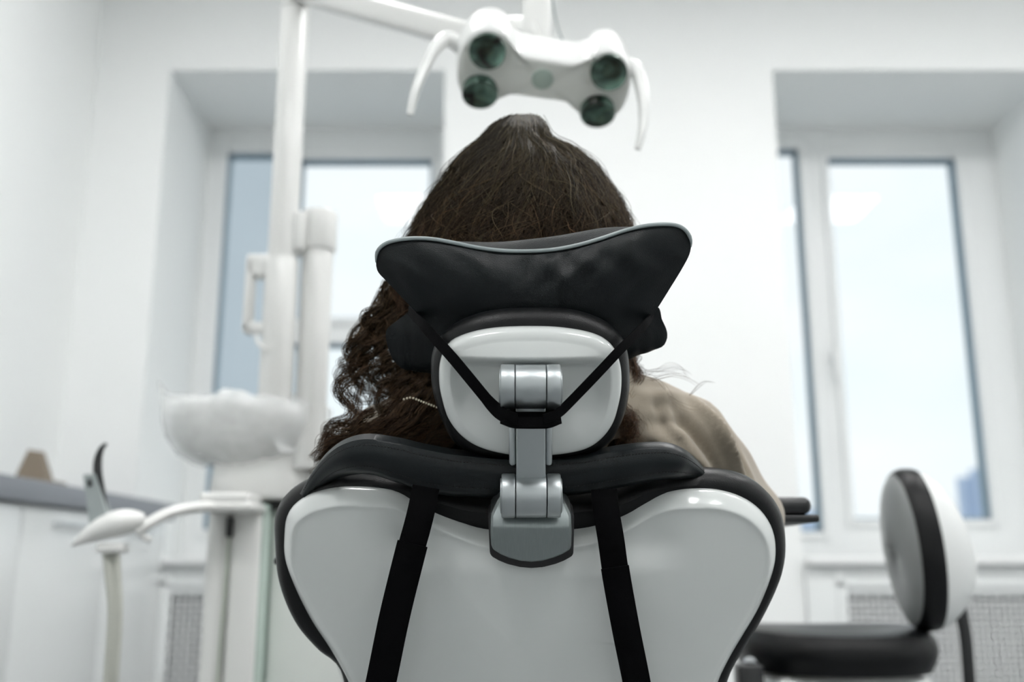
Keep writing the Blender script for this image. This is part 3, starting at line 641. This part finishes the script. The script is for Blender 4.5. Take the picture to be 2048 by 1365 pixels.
def volume(lev, phi, sc=1.):
    """point of the hair surface: lev in pixels rows of the profile, phi 0=right, pi/2=front, pi=left, 3pi/2=back"""
    z = np.interp(lev, LV, LZ); lr = np.interp(lev, LV, LR); rr = np.interp(lev, LV, RR); br = np.interp(lev, LV, BR); fr = np.interp(lev, LV, FR)
    c, s = np.cos(phi), np.sin(phi); rx = np.where(c > 0, rr, lr); ry = np.where(s > 0, fr, br)
    fade = np.clip((lev-250)/60, 0, 1)                     # waves and grooves the whole head of hair shares
    rel = 1 + fade*(.020*np.sin(6.5*phi+lev*.012+1.2*np.sin(lev*.02)) + .016*np.sin(15*phi-lev*.018+1.5*np.sin(phi*4)) + .010*np.sin(31*phi+lev*.03))
    rel = rel - .16*np.exp(-((phi-PI*1.66)/.16)**2)*np.exp(-((lev-285)/32)**2)
    rx = rx*sc*(1+(rel-1)*.7); ry = ry*sc*rel
    cx = np.interp(lev, LV, CXW)
    y = yh+.005+s*ry; z = CZ+(z-CZ)*(1+.95*(y/yh-1))          # the head lies back, so its rows tilt
    return np.stack([cx*np.ones_like(c)+c*rx, y, z], axis=-1)
hair = thing_hair = None
# dense underlayer of the hair
base = MB(); rg = []
for lev in np.linspace(233, 700, 60):
    ph = np.linspace(0, 2*PI, 64, endpoint=False); pts = volume(np.full(64, lev), ph, .93)
    fr_ = np.clip(np.sin(ph)-.35, 0, 1)*(1 if lev > 360 else 0)
    pts[:, 1] -= fr_*.085*min(1, (lev-360)/60) if lev > 360 else 0
    pts[:, 2] -= .005; rg.append(list(pts))
base.rings(rg)
base.capsule(V(848, 640, 1.12), V(838, 790, 1.11), .034, .026); base.capsule(V(838, 790, 1.11), V(860, 885, 1.11), .026, .030); base.capsule(V(850, 870, 1.11), V(960, 900, 1.11), .03, .02)
base.capsule(V(1230, 800, 1.12), V(1235, 890, 1.11), .012, .014); base.capsule(V(960, 700, 1.12), V(1200, 700, 1.12), .04, .03); base.capsule(V(960, 820, 1.13), V(1200, 820, 1.13), .04, .03)
hb = base.build('hair', M_hairbase, person, 80)
def fbm1(n, k, f, amp):       # smooth random wobble per strand
    t = np.linspace(0, 1, k)[None, :]; out = 0
    for j, fr in enumerate(f): out = out + amp[j]*np.sin(2*PI*(fr*t*(1+.3*rng.standard_normal((n, 1))) + rng.random((n, 1))))
    return out
# main fall from the crown
def fall(nl, per, wob, k=32, rmul=1., sp=0., width=.0014, longer=True):
    """locks of hair falling from the crown: nl guides, each carrying per strands"""
    t = np.linspace(0, 1, k)[None, :]
    phi0 = rng.random(nl)*2*PI; back = rng.random(nl) < .70; phi0[back] = PI*1.5 + (rng.random(back.sum())-.5)*PI*1.15
    phi0 = phi0[:, None]
    lev0 = 231.5+rng.random((nl, 1))**1.7*75; lev1 = 560+rng.random((nl, 1))*90
    mid_ = rng.random((nl, 1)) < .45; lev0 = np.where(mid_, 285+rng.random((nl, 1))*190, lev0); lev1 = np.where(mid_, lev0+80+rng.random((nl, 1))*190, lev1)
    lev = lev0+(lev1-lev0)*t
    side = np.cos(phi0)                                   # sweep away from the parting
    gg = .22+.78*np.clip((lev-262)/250, 0, 1)**.75; d_ = (phi0-PI*1.6+PI) % (2*PI)-PI
    phi = PI*1.6 + d_*(1-(1-gg)*np.exp(-(d_/1.9)**4)) + fbm1(nl, k, (.45, 1.1), (.11*wob, .05*wob)) - .18*(t-.2)*np.sign(side)*np.sign(np.sin(phi0))*0 + (.16*rng.standard_normal((nl, 1)))*t
    sc_ = .955 + .07*rng.random((nl, 1)) + sp*rng.random((nl, 1)) + fbm1(nl, k, (.9, 2.2), (.013*wob, .006*wob)) - .05*np.clip((t-.85)/.15, 0, 1)
    face = ((np.sin(phi) > .45) & (lev > 400)).mean(axis=1) < .2
    phi, lev, sc_ = phi[face], lev[face], sc_[face]; nl = len(phi)
    G = volume(lev, phi, sc_); G2 = volume(lev, phi+.02, sc_); Ta = G2-G; Ta /= np.linalg.norm(Ta, axis=2)[..., None]+1e-9
    Td = np.gradient(G, axis=1); Td /= np.linalg.norm(Td, axis=2)[..., None]+1e-9; No = np.cross(Ta, Td)
    w = width*(.5+1.1*rng.random((nl, 1, 1)))*(1.5-.9*t[..., None]**.7+.35*np.sin(PI*t[..., None]))
    oa = rng.normal(0, 1.5, (nl, per, 1, 1)); ob = rng.normal(0, .65, (nl, per, 1, 1)); tw = rng.normal(0, 1, (nl, per, 1))*.5 + rng.normal(0, .7, (nl, 1, 1))
    ca, sa = np.cos(tw*t[None]*2)[..., None], np.sin(tw*t[None]*2)[..., None]
    S = G[:, None] + w[:, None]*((oa*ca-ob*sa)*Ta[:, None]+(oa*sa+ob*ca)*.7*No[:, None])
    S = S.reshape(-1, k, 3); m = len(S)
    for ax in (0, 1, 2): S[..., ax] += fbm1(m, k, (1.2, 3.), (.0007*wob, .0002*wob))
    R = rmul*(.00013+.00024*rng.random((m, 1)))*(1-.6*t**2)
    ex = np.clip((np.repeat(lev, per, axis=0)-330)/330 + np.repeat(.22*rng.standard_normal((nl, 1)), per, axis=0), 0, 1)
    bright = np.repeat(rng.random(nl)**2.2, per)*.75+.25*rng.random(m)**2
    return S, R, ex, bright
parts_ = [fall(620, 20, .8, sp=0.), fall(170, 16, 1.6, sp=.012), fall(2200, 1, 2.4, rmul=.8, sp=.045)]
S_, R_, E_, B_ = fall(330, 1, 3.2, rmul=1.25, sp=.03); parts_.append((S_, np.maximum(R_, .00016), E_, np.full(len(S_), 1.)))   # stray lighter strands lying over the locks
strands(*[np.concatenate([p[q] for p in parts_]) for q in range(3)], 'hair_strands', M_hair, hb, bright=np.concatenate([p[3] for p in parts_]))
# curls
def curls(guides, per, rad, amp, turns, ext, name, spread=.0035, taper=.8, kk=64):
    SS, RR_, EX = [], [], []; t = np.linspace(0, 1, kk)
    for g, cnt in guides:
        G = resample(cat_rom([V(*p) for p in g], 12), kk, False)
        T = np.gradient(G, axis=0); T /= np.linalg.norm(T, axis=1)[:, None]
        A_ = np.cross(T, (0, 1, .2)); A_ /= np.linalg.norm(A_, axis=1)[:, None]; B_ = np.cross(T, A_)
        for c in range(cnt):
            off = rng.normal(0, spread, 3)*1.6; ph = rng.random()*2*PI; tr = turns*(1+.15*rng.standard_normal()); am = amp*(.5+.9*rng.random()); ln_ = .72+.28*rng.random()
            tt = t*ln_; Gx = np.stack([np.interp(tt, t, G[:, j]) for j in range(3)], axis=1); Ax = np.stack([np.interp(tt, t, A_[:, j]) for j in range(3)], axis=1); Bx = np.stack([np.interp(tt, t, B_[:, j]) for j in range(3)], axis=1)
            env = am*np.clip(tt*1.6, .08, 1)
            ctr = Gx+off*(1-.3*tt)[:, None]+(Ax*(env*np.cos(2*PI*tr*tt+ph))[:, None]+Bx*(env*np.sin(2*PI*tr*tt+ph))[:, None])
            for s in range(per):
                o2 = rng.normal(0, .0011, 3); w = rng.normal(0, 1)
                p = ctr + o2*(1+1.2*np.sin(PI*tt))[:, None] + (Ax*(.0014*w*np.sin(2*PI*(tr*1.3)*tt+w))[:, None])
                SS.append(p); RR_.append(rad*(.7+.6*rng.random())*(1-taper*t**2)); EX.append(np.clip(ext+.35*t+.1*rng.standard_normal(), 0, 1))
    return strands(np.array(SS), np.array(RR_), np.array(EX), name, M_hair, hb)
gl = [([(800, 560, 1.10), (765, 610, 1.10), (735, 655, 1.10), (712, 690, 1.10), (706, 740, 1.10), (690, 780, 1.09), (702, 830, 1.09), (668, 865, 1.09), (628, 930, 1.09)], 6),
      ([(805, 560, 1.11), (770, 620, 1.10), (745, 680, 1.10), (720, 730, 1.10), (735, 790, 1.10), (700, 850, 1.09)], 4),
      ([(815, 570, 1.11), (780, 640, 1.10), (755, 710, 1.10), (735, 760, 1.10), (755, 815, 1.10), (770, 850, 1.10)], 6),
      ([(825, 580, 1.10), (795, 660, 1.10), (775, 740, 1.10), (770, 800, 1.10), (780, 860, 1.10)], 9),
      ([(850, 600, 1.10), (825, 690, 1.09), (800, 770, 1.09), (805, 830, 1.09), (790, 890, 1.08)], 16),
      ([(870, 620, 1.10), (850, 730, 1.09), (845, 820, 1.09), (820, 880, 1.08)], 16),
      ([(880, 700, 1.09), (875, 790, 1.085), (890, 860, 1.08), (870, 905, 1.08)], 12),
      ([(775, 575, 1.10), (758, 625, 1.10), (728, 660, 1.10), (722, 700, 1.10), (700, 720, 1.10), (690, 760, 1.10), (715, 800, 1.10)], 5)]
curls(gl, 26, .00030, .0078, 4.8, .35, 'long_curl', .0034)
gs = []
for i in range(30):
    a = rng.random(); x0 = 760+150*a; gs.append(([(x0+40, 800+30*a, 1.09), (x0, 850+20*a, 1.085), (x0-60, 880+12*rng.random()+18*a, 1.08), (x0-110*(1-.6*a), 908+20*(1-a)-5*rng.random(), 1.085)], 3))
for i in range(16):
    a = rng.random(); gs.append(([(760, 850+20*a, 1.09), (710, 878+18*a, 1.088), (665, 890+20*a, 1.088), (630+25*a, 930+10*a, 1.09)], 3))
curls(gs, 22, .00028, .0035, 2.2, .55, 'shoulder_hair', .005)
gr_ = [([(1240, 690, 1.12), (1262, 740, 1.11), (1245, 800, 1.10), (1262, 850, 1.09), (1280, 895, 1.085)], 5), ([(1225, 780, 1.10), (1250, 830, 1.09), (1240, 870, 1.085), (1262, 905, 1.08)], 8), ([(1235, 820, 1.10), (1262, 850, 1.085), (1255, 880, 1.08), (1290, 892, 1.08)], 5), ([(1262, 690, 1.13), (1272, 730, 1.13), (1265, 760, 1.12)], 3)]
curls(gr_, 20, .00026, .0045, 3.0, .75, 'side_curl', .004)
gw = [([(1270, 745, 1.12), (1310, 742, 1.12), (1360, 738, 1.12), (1385, 765, 1.12)], 2), ([(1275, 752, 1.12), (1320, 765, 1.11), (1350, 800, 1.105), (1385, 820, 1.10), (1420, 815, 1.10)], 1), ([(1300, 750, 1.12), (1350, 735, 1.12), (1400, 760, 1.12), (1440, 765, 1.12)], 1), ([(1395, 790, 1.12), (1420, 765, 1.12), (1445, 770, 1.12)], 1), ([(1262, 800, 1.10), (1285, 840, 1.09), (1290, 880, 1.085)], 2)]
curls(gw, 5, .00020, .0012, 1.0, .9, 'wispy_strand', .002)
# flyaways
n, k3 = 900, 18; t3 = np.linspace(0, 1, k3)[None, :]
ph = rng.random((n, 1))*2*PI; ph = np.where(rng.random((n, 1)) < .7, PI*1.5+(rng.random((n, 1))-.5)*PI*1.3, ph); l0 = 236+rng.random((n, 1))*230; 
lev = l0+(60+170*rng.random((n, 1)))*t3; phf = ph+fbm1(n, k3, (.7, 1.6), (.16, .09)); scf = 1.0+.13*np.sin(PI*t3)*rng.random((n, 1))+fbm1(n, k3, (.8,), (.025,))
S = volume(lev, phf, scf); ok = ~((np.sin(phf) > .4) & (lev > 400)).any(axis=1); S = S[ok]
strands(S, np.full((len(S), k3), .00014)*(1-.4*t3), np.clip((lev[ok]-300)/400, 0, 1), 'flyaway_hair', M_hair, hb)
# necklace
nk = MB(); path = cat_rom([V(808, 799, 1.06), V(820, 796, 1.06), V(832, 799, 1.06), V(850, 806, 1.055), V(868, 813, 1.05), V(886, 820, 1.05)], 10); path = resample(path, 15, False)
for p in path: nk.ball(p, .00125, 10, 7)
nk.build('bead_necklace', M_pearl, person)

# ================================================================== OPERATING LIGHT
D = 2.02
light = thing('operating_light', 'white dental operating light on a tall pole above the chair', 'lamp', (V(552, 790, D)[0], D, 1.1))
xp = V(576, 300, D)[0]
zt_ = ZC-.35
MB().cyl((xp, D, V(576, 830, D)[2]), (xp, D, V(576, 22, D)[2]), .0305, 40, .002).build('pole', M_unit, light)
MB().cyl((xp, D, V(576, 830, D)[2]), (xp, D, V(576, 520, D)[2]), .034, 40, .004).build('pole_sleeve', M_unit, light)
mb = MB().cyl((xp, D, V(576, 26, D)[2]), (xp, D, V(576, 26, D)[2]+.13), .0275, 40, .004); mb.cyl((xp, D, V(576, 20, D)[2]), (xp, D, V(576, 14, D)[2]), .0312, 40, .001); mb.build('pole_top', M_unit, light)
arm0 = V(590, -22, D-.02); arm1 = V(985, 88, 1.72); dd = arm1-arm0
MB().obox((arm0+arm1)/2, (dd, np.cross((0, 0, 1), dd), np.cross(dd, np.cross((0, 0, 1), dd))), (np.linalg.norm(dd), .045, .050), .012, 4).build('swing_arm', M_unit, light)
DLp = 1.56
nb = V(1075, 92, DLp+.05); nt_ = V(1072, -40, DLp+.05)
mb = MB().obox((nb+nt_)/2, (AX, (0, 1, 0), (0, 0, 1)), (.050, .040, abs(nt_[2]-nb[2])+.02), .012, 4); mb.obox(((arm1+nb)/2+(0, 0, .03)), (nb-arm1+np.array((0, 0, .001)), (0, .3, 1), np.cross(nb-arm1, (0, .3, 1))), (np.linalg.norm(nb-arm1)+.03, .05, .05), .012, 4); mb.build('neck', M_unit, light)
MB().tube(cat_rom([nt_+(.025, 0, 0), V(1112, 40, DLp+.05), V(1125, 80, DLp+.05), V(1138, 104, DLp+.05)], 8), .0018, 8).build('cable', M_sleeve, light)
# head plane
EL = math.radians(56); LN = np.array([0, -math.cos(EL), -math.sin(EL)]); LU = np.array([0, -math.sin(EL), math.cos(EL)]); LO_ = V(1085, 150, 1.5)
LA = np.array([1., 0, 0]); 
def LQ(px, py, c=0.):
    d = ray(px, py); tt = (c-(CAM-LO_) @ LN)/(d @ LN); return CAM+d*tt
def LL(px, py, c=0.): w = LQ(px, py, c)-LO_; return (w @ LA, w @ LU)
LW = lambda a, b, c: LO_+a*LA+b*LU+c*LN
def loutline(px, c, n): return resample(cat_rom(np.array([LL(x, y, c) for x, y in px]), 8, True), n)
FACE = [(913, 140), (922, 95), (948, 66), (985, 58), (1015, 72), (1030, 98), (1045, 110), (1090, 118), (1150, 127), (1175, 122), (1195, 106), (1225, 102), (1250, 118), (1261, 150), (1258, 190), (1240, 226), (1205, 249), (1172, 244), (1150, 222), (1132, 207), (1080, 199), (1030, 192), (1008, 194), (988, 207), (958, 212), (928, 196), (915, 170)]
PF = loutline(FACE, 0, 200); mb = MB()
cL = np.array(LL(1085, 160))
head = slab(mb, PF, [(.03, -.105), (.016, -.102), (.006, -.09), (0, -.065), (-.001, -.03), (0, -.008), (.001, -.003), (.004, 0.)], cL, 12, toW=LW).build('lamp_head', M_lamp, light, 60)
mb = MB(); slab(mb, inset(PF, .005), [(.001, -.004), (.0, .0005), (.001, .0012)], cL, 8, toW=LW); mb.build('face_plate', M_lampface, head)
for (cx, cy, rx, ry, c) in ((975, 100, 37, 35, 1), (960, 182, 36, 31, 1), (1217, 142, 37, 35, 1), (1195, 221, 35, 30, 1)):
    w = LQ(cx, cy, .0015); k = (w-CAM) @ np.array([0, cp, sp])/F; r = rx*k
    mb = MB(); tilt = .22 if ry < 33 else -.14
    nl = LN*math.cos(tilt)+LU*math.sin(tilt)*-1; nl /= np.linalg.norm(nl)
    u_ = LA; v_ = np.cross(nl, u_)
    prof = [(r*1.0, -.012), (r*1.0, .004), (r*.975, .0056), (r*.94, .005), (r*.86, .0022), (r*.6, -.0018), (r*.34, -.0032), (r*.30, -.0016), (r*.16, -.0012), (r*.03, -.001)]
    mb.rings([[w+nl*(h+.006)+q*(math.cos(a)*u_+math.sin(a)*v_) for a in np.linspace(0, 2*PI, 40, endpoint=False)] for q, h in prof]); mb.build('lens', M_lens, head)
w = LQ(1085, 158, .001); MB().rings([[w+LN*h+q*(math.cos(a)*LA+math.sin(a)*LU) for a in np.linspace(0, 2*PI, 36, endpoint=False)] for q, h in ((.018, -.002), (.018, .002), (.016, .003))]).build('sensor', M_sensor, head)
for pts in ([(925, 95, 1.52), (895, 78, 1.51), (870, 98, 1.50), (848, 140, 1.49), (830, 185, 1.48), (820, 230, 1.48)], [(1252, 130, 1.52), (1272, 140, 1.51), (1284, 180, 1.50), (1288, 225, 1.49), (1284, 265, 1.48), (1275, 298, 1.48)]):
    MB().tube(cat_rom([V(*p) for p in pts], 8), lambda t: .0145-.009*t, 16).build('handle', M_lamp, head)

# ================================================================== DENTAL UNIT
D2 = 2.0
ux = V(462, 1200, D2)[0]
unit = thing('dental_unit', 'white dental unit with covered rinse bowl on a column left of the chair', 'dental unit', (ux, 2.05, 0))
zU = lambda y, d=D2: V(1024, y, d)[2]; xU = lambda x, y=1150, d=D2: V(x, y, d)[0]
MB().box(xU(405), xU(452), 2.0, 2.2, 0, zU(1005), .018).build('column', M_unit, unit)
MB().box(xU(456), xU(516), 2.0, 2.22, 0, zU(1005), .010).build('column_panel', M_unit, unit)
MB().box(xU(450), xU(520), 2.03, 2.2, 0, zU(1008), .002).build('column_core', M_glassgreen, unit)
MB().box(xU(515), xU(523), 2.01, 2.2, 0, zU(1008), .002).build('glass_strip', M_glassgreen, unit)
MB().box(xU(524), xU(760), 2.06, 2.35, 0, zU(1002), .012).build('cabinet_body', M_lampface, unit)
MB().box(xU(450), xU(461), 1.985, 2.02, zU(1075), zU(1036), .003).build('switch', M_black, unit)
MB().tube(cat_rom([(xU(455), 1.995, zU(1076)), (xU(454), 1.992, zU(1180)), (xU(450), 1.992, zU(1365)), (xU(450), 1.992, .1)], 8), .0028, 8).build('tubing', M_hose2, unit)
# block under the bowl
mb = MB(); bc = np.array((xU(492), 2.12, zU(998)))
mb.rings([[bc+np.array((np.sign(math.cos(a))*abs(math.cos(a))**.55*.106*q, np.sign(math.sin(a))*abs(math.sin(a))**.55*.10*q, h)) for a in np.linspace(0, 2*PI, 48, endpoint=False)] for q, h in ((.90, 0), (.97, .004), (1, .014), (.97, .05), (.92, .10))])
mb.box(xU(480), xU(700), 2.06, 2.30, zU(998), zU(935), .012); mb.build('bowl_base', M_unit, unit)
MB().box(xU(505), xU(640), 2.05, 2.28, zU(1018), zU(998)).build('dark_gap_shade', M_dark, unit)  # solid dark strip standing in for the shadow under the bowl base
MB().box(xU(560), xU(720), 2.2, 2.34, zU(940), zU(820), .015).build('rear_housing', M_unit, unit)
bw = np.array((xU(468, 860), 2.10, zU(915))); h = zU(800)-zU(915)
MB().lathe(bw, [(.05, -.004), (.09, 0), (.125, .02), (.150, h*.45), (.158, h*.8), (.155, h*.93), (.148, h*.95), (.135, h*.6), (.09, .03), (.03, .02)], 64, sy=.85).build('rinse_bowl', M_unit, unit)
# crumpled film pulled over the bowl
mb = MB(); rg = []
for j, (r, hh_) in enumerate([(.085, -.010), (.112, .000), (.145, .018), (.166, h*.42), (.176, h*.70), (.176, h*.95), (.158, h*1.06), (.115, h*1.10), (.06, h*1.14), (.02, h*1.13)]):
    ring = []
    for i in range(96):
        a = 2*PI*i/96; w_ = .0035*math.sin(a*5+j*.5)+.0022*math.sin(a*11+1.1*j)+.0014*math.sin(a*23-.6*j)+rng.normal(0, .0003)
        rr_ = r*(1+w_*4); zz_ = hh_+w_*1.3*(1.4 if j > 4 else .6)
        ring.append(bw+np.array((rr_*math.cos(a), .85*rr_*math.sin(a), zz_)))
    rg.append(ring)
mb.rings(rg, True, False, True)
tip = V(316, 762, 2.03); mb.add([tip, V(352, 806, 2.02), V(322, 812, 2.04), V(345, 800, 2.07)], [(0, 1, 2), (0, 1, 3)])
a_, b_2, c_2 = V(520, 830, 1.99), V(612, 842, 2.05), V(560, 905, 1.99); mb.add([a_, b_2, V(618, 905, 2.05), c_2, V(560, 800, 2.08)], [(0, 1, 2, 3), (0, 4, 1)])
mb.build('plastic_cover', M_film, unit, 180)
# swing arm with holder pod
mb = MB(); mb.obox(V(462, 1000, 1.96), (AX, (0, 1, 0), (0, 0, 1)), (.095, .10, .022), .008, 4); mb.obox(V(462, 1017, 1.96), (AX, (0, 1, 0), (0, 0, 1)), (.112, .11, .017), .007, 4); mb.build('arm_pivot', M_unit, unit)
mb = MB().tube(cat_rom([V(500, 1020, 1.95), V(440, 1014, 1.93), V(390, 1016, 1.90), (V(340, 1026, 1.87)), V(300, 1046, 1.85), V(270, 1064, 1.84)], 8), .020, 20, ry=.0105); mb.build('holder_arm', M_unit, unit)
pc0, pc1 = V(290, 1040, 1.84), V(141, 1098, 1.80); P = np.array([pc0*(1-t)+pc1*t for t in np.linspace(0, 1, 30)])
for i, t_ in enumerate(np.linspace(0, 1, 30)): P[i][2] += .014*math.sin(PI*t_*.9)
pr = lambda t: .001+.036*(math.sin(PI*min(1, (t*.93+.07)))**.7)*(1-.45*t)
pod = MB().tube(P, lambda t: pr(t)*1.0, 28, ry=lambda t: pr(t)*.80).build('holder_pod', M_unit, unit)
mb = MB().obox(V(226, 1097, 1.83), (AX, (0, 1, 0), (0, 0, 1)), (.045, .05, .018), .006, 3); mb.build('hose_socket', M_unit, pod)
mb = MB().obox(V(292, 1076, 1.84), ((1, 0, -.6), (0, 1, 0), (.6, 0, 1)), (.022, .012, .012), .004, 3); mb.build('clip', M_unit, unit)
for x0, x1, x2, w in ((214, 226, 217, .0095), (232, 238, 230, .0065)):
    pth = resample(cat_rom([V(x0, 1100, 1.83), V((x0+x1)/2+1, 1160, 1.83), V(x1, 1230, 1.83), V(x2, 1365, 1.84), V(x2-12, 1550, 1.88), V(x2+60, 1700, 1.95), V(x2+180, 1780, 2.05)], 10), 420, False)
    MB().tube(pth, (lambda t, w=w: w*(1+.07*math.sin(t*420*1.2))), 14).build('suction_hose', M_hose, unit)
# handpieces held in the pod
hp = thing('suction_handpiece', 'grey suction handpiece standing in the holder pod', 'handpiece', V(205, 1060, 1.83))
q = [V(180, 1062, 1.81), V(214, 1036, 1.81), V(190, 948, 1.81), V(166, 950, 1.81)]
hexa(MB(), [q[0], q[1], q[2], q[3], q[0]+(0, .03, 0), q[1]+(0, .03, 0), q[2]+(0, .018, 0), q[3]+(0, .018, 0)]).build('handle', M_sleeve, hp)
hexa(MB(), [V(176, 975, 1.807), V(184, 973, 1.807), V(182, 958, 1.807), V(174, 960, 1.807)]+[V(176, 975, 1.812), V(184, 973, 1.812), V(182, 958, 1.812), V(174, 960, 1.812)]).build('button', M_black, hp)
tag(MB().tube(cat_rom([V(214, 1025, 1.825), V(205, 990, 1.825), V(196, 950, 1.82), V(196, 920, 1.82), V(203, 898, 1.82), V(213, 888, 1.82)], 8), lambda t: .0025+.0068*math.sin(PI*min(1, .05+t*.9))**1.3*(1-.4*t), 14).build('suction_tip', M_black), 'black curved suction tip sticking up from the holder pod', 'suction tip')
# second post with cap, bracketed to the lamp pole
zc0 = V(636, 505, 2.05)[2]; xs2 = V(636, 505, 2.05)[0]
MB().cyl((xs2, 2.05, zU(935)), (xs2, 2.05, zc0+.02), .0325, 36, .002).build('support_post', M_unit, unit)
cap = MB().cyl((xs2, 2.05, zc0), (xs2, 2.05, V(636, 425, 2.05)[2]), .0385, 40, .006); cap.box(xp+.02, xs2-.02, 2.0, 2.06, V(600, 515, 2.05)[2], V(600, 436, 2.05)[2], .01); cap.build('post_cap', M_unit, unit)
br = MB(); zb0, zb1 = V(500, 668, D)[2], V(500, 512, D)[2]; xl = V(492, 590, D)[0]; xr_ = V(528, 590, D)[0]
br.box(xl, xl+.016, D-.02, D+.02, zb0, zb1-.01, .005); br.box(xl, xp, D-.02, D+.02, zb1-.05, zb1, .008); br.box(xl, xp, D-.02, D+.02, zb0, zb0+.022, .006)
br.build('pole_bracket', M_unit, light)
mb = MB().tube(cat_rom([V(512, 672, D-.035), V(518, 690, D-.04), V(536, 700, D-.04)], 6), .004, 10); mb.build('bracket_cable', M_unit, light)

# ================================================================== STOOL
SD = 2.0
stool = thing('dental_stool', 'black dental stool with white shelled backrest on the right', 'stool', (V(1690, 1300, SD)[0], SD+.03, 0))
sx = V(1688, 1300, SD)[0]; zs0 = V(1688, 1348, SD)[2]; zs1 = V(1688, 1262, SD)[2]; hgt = zs1-zs0
mb = MB(); rg = []
for q, hh_ in ((.02, -.0), (.80, 0), (.92, .004), (.985, .3*hgt), (1, .5*hgt), (.985, .72*hgt), (.93, .92*hgt), (.82, 1.0*hgt), (.6, .98*hgt), (.3, .88*hgt), (.02, .84*hgt)):
    rg.append([np.array((sx+.19*q*np.sign(math.cos(a))*abs(math.cos(a))**.8, SD+.08+.20*q*np.sign(math.sin(a))*abs(math.sin(a))**.8, zs0+hh_+.012*math.cos(a)**2*(q > .5)*(hh_ > .01)*.6)) for a in np.linspace(0, 2*PI, 64, endpoint=False)])
mb.rings(rg).build('seat', M_leather, stool)
mb = MB(); mb.obox((sx, SD+.08, zs0-.022), (AX, (0, 1, 0), (0, 0, 1)), (.29, .30, .044), .02, 4); mb.build('seat_pan', M_stoolwhite, stool)
MB().cyl((sx, SD+.08, .12), (sx, SD+.08, zs0-.03), .025).build('gas_column', M_chrome, stool)
for i in range(5):
    a = i*2*PI/5+.3; e = np.array((sx+.27*math.cos(a), SD+.08+.27*math.sin(a), .07))
    lg = MB().tube([(sx, SD+.08, .13), ((sx+e[0])/2, (SD+.08+e[1])/2, .11), e], lambda t: .022-.008*t).build('base_leg', M_chrome, stool)
    MB().cyl(e+np.array((-.012, 0, -.042)), e+np.array((.012, 0, -.042)), .028).build('caster', M_black, lg)
# backrest: three shells one behind another
bx = lambda px: V(px, 1100, 1.95)[0]; byc = 1.97; bzc = V(1860, 1098, 1.95)[2]; RZ = .153
prof = [(1790, .02), (1792, .35), (1796, .62), (1803, .82), (1813, .93), (1825, .985), (1840, 1.0), (1856, .99), (1876, .94), (1900, .83), (1922, .65), (1937, .44), (1945, .22), (1947, .02)]
pp = cat_rom(prof, 6); xs_, rs_ = pp[:, 0], np.clip(pp[:, 1], .01, 1)
def backpart(x0, x1, name, m, grow=0.):
    xsn = np.linspace(x0, x1, 24); rg = []
    for x in xsn:
        r = np.interp(x, xs_, rs_)+grow; sh = .0
        rg.append([np.array((bx(x)-.010*math.sin(a), byc+.092*r*math.cos(a), bzc+RZ*r*math.sin(a))) for a in np.linspace(0, 2*PI, 56, endpoint=False)])
    MB().rings(rg).build(name, m, stool)
backpart(1790, 1815, 'backrest_front', M_stoolgrey); backpart(1813, 1858, 'backrest_band', M_leather, .012); backpart(1856, 1947, 'backrest_shell', M_stoolwhite)
MB().tube(cat_rom([(bx(1918), 1.97, bzc-.11), (bx(1924), 1.97, bzc-.18), (bx(1920), 1.98, zs0-.06), (bx(1890), 2.0, zs0-.07), (sx+.1, SD+.06, zs0-.05)], 8), .0065, 12, ry=.012).build('back_stem', M_black, stool)
lv = MB().box(V(1478, 1340, 1.9)[0], V(1528, 1340, 1.9)[0], 1.90, 1.95, zs0-.14, V(1500, 1332, 1.9)[2], .004); lv.obox((sx-.14, 1.98, zs0-.035), (AX, (0, 1, 0), (0, 0, 1)), (.16, .12, .02), .004); lv.build('lever_bracket', M_black, stool)
mb = MB().lathe((V(1503, 1325, 1.92)[0], 1.925, V(1503, 1332, 1.9)[2]-.001), [(.012, 0), (.014, .006), (.010, .012), (.003, .014)], 24); mb.build('bolt', M_chrome, stool)

# ================================================================== light and colour
w = bpy.data.worlds.new('sky'); SC.world = w; w.use_nodes = True; nt = w.node_tree; bg = nt.nodes['Background']
tc = nt.nodes.new('ShaderNodeTexCoord'); mp = nt.nodes.new('ShaderNodeMapping'); mp.inputs['Scale'].default_value = (2, 2, 5); n = nt.nodes.new('ShaderNodeTexNoise'); n.inputs['Scale'].default_value = 2.2; n.inputs['Detail'].default_value = 3
r = nt.nodes.new('ShaderNodeValToRGB'); r.color_ramp.elements[0].position = .3; r.color_ramp.elements[0].color = (.84, .93, .97, 1); r.color_ramp.elements[1].position = .7; r.color_ramp.elements[1].color = (.95, .98, 1, 1)
nt.links.new(tc.outputs['Generated'], mp.inputs[0]); nt.links.new(mp.outputs[0], n.inputs['Vector']); nt.links.new(n.outputs['Fac'], r.inputs[0]); nt.links.new(r.outputs[0], bg.inputs[0]); bg.inputs[1].default_value = .93
SC.view_settings.view_transform = 'Standard'; SC.view_settings.look = 'None'; SC.view_settings.gamma = 1; SC.view_settings.exposure = 0.20
SC.cycles.max_bounces = 9; SC.cycles.diffuse_bounces = 5; SC.cycles.adaptive_threshold = .035; SC.cycles.transparent_max_bounces = 12; SC.cycles.use_denoising = True
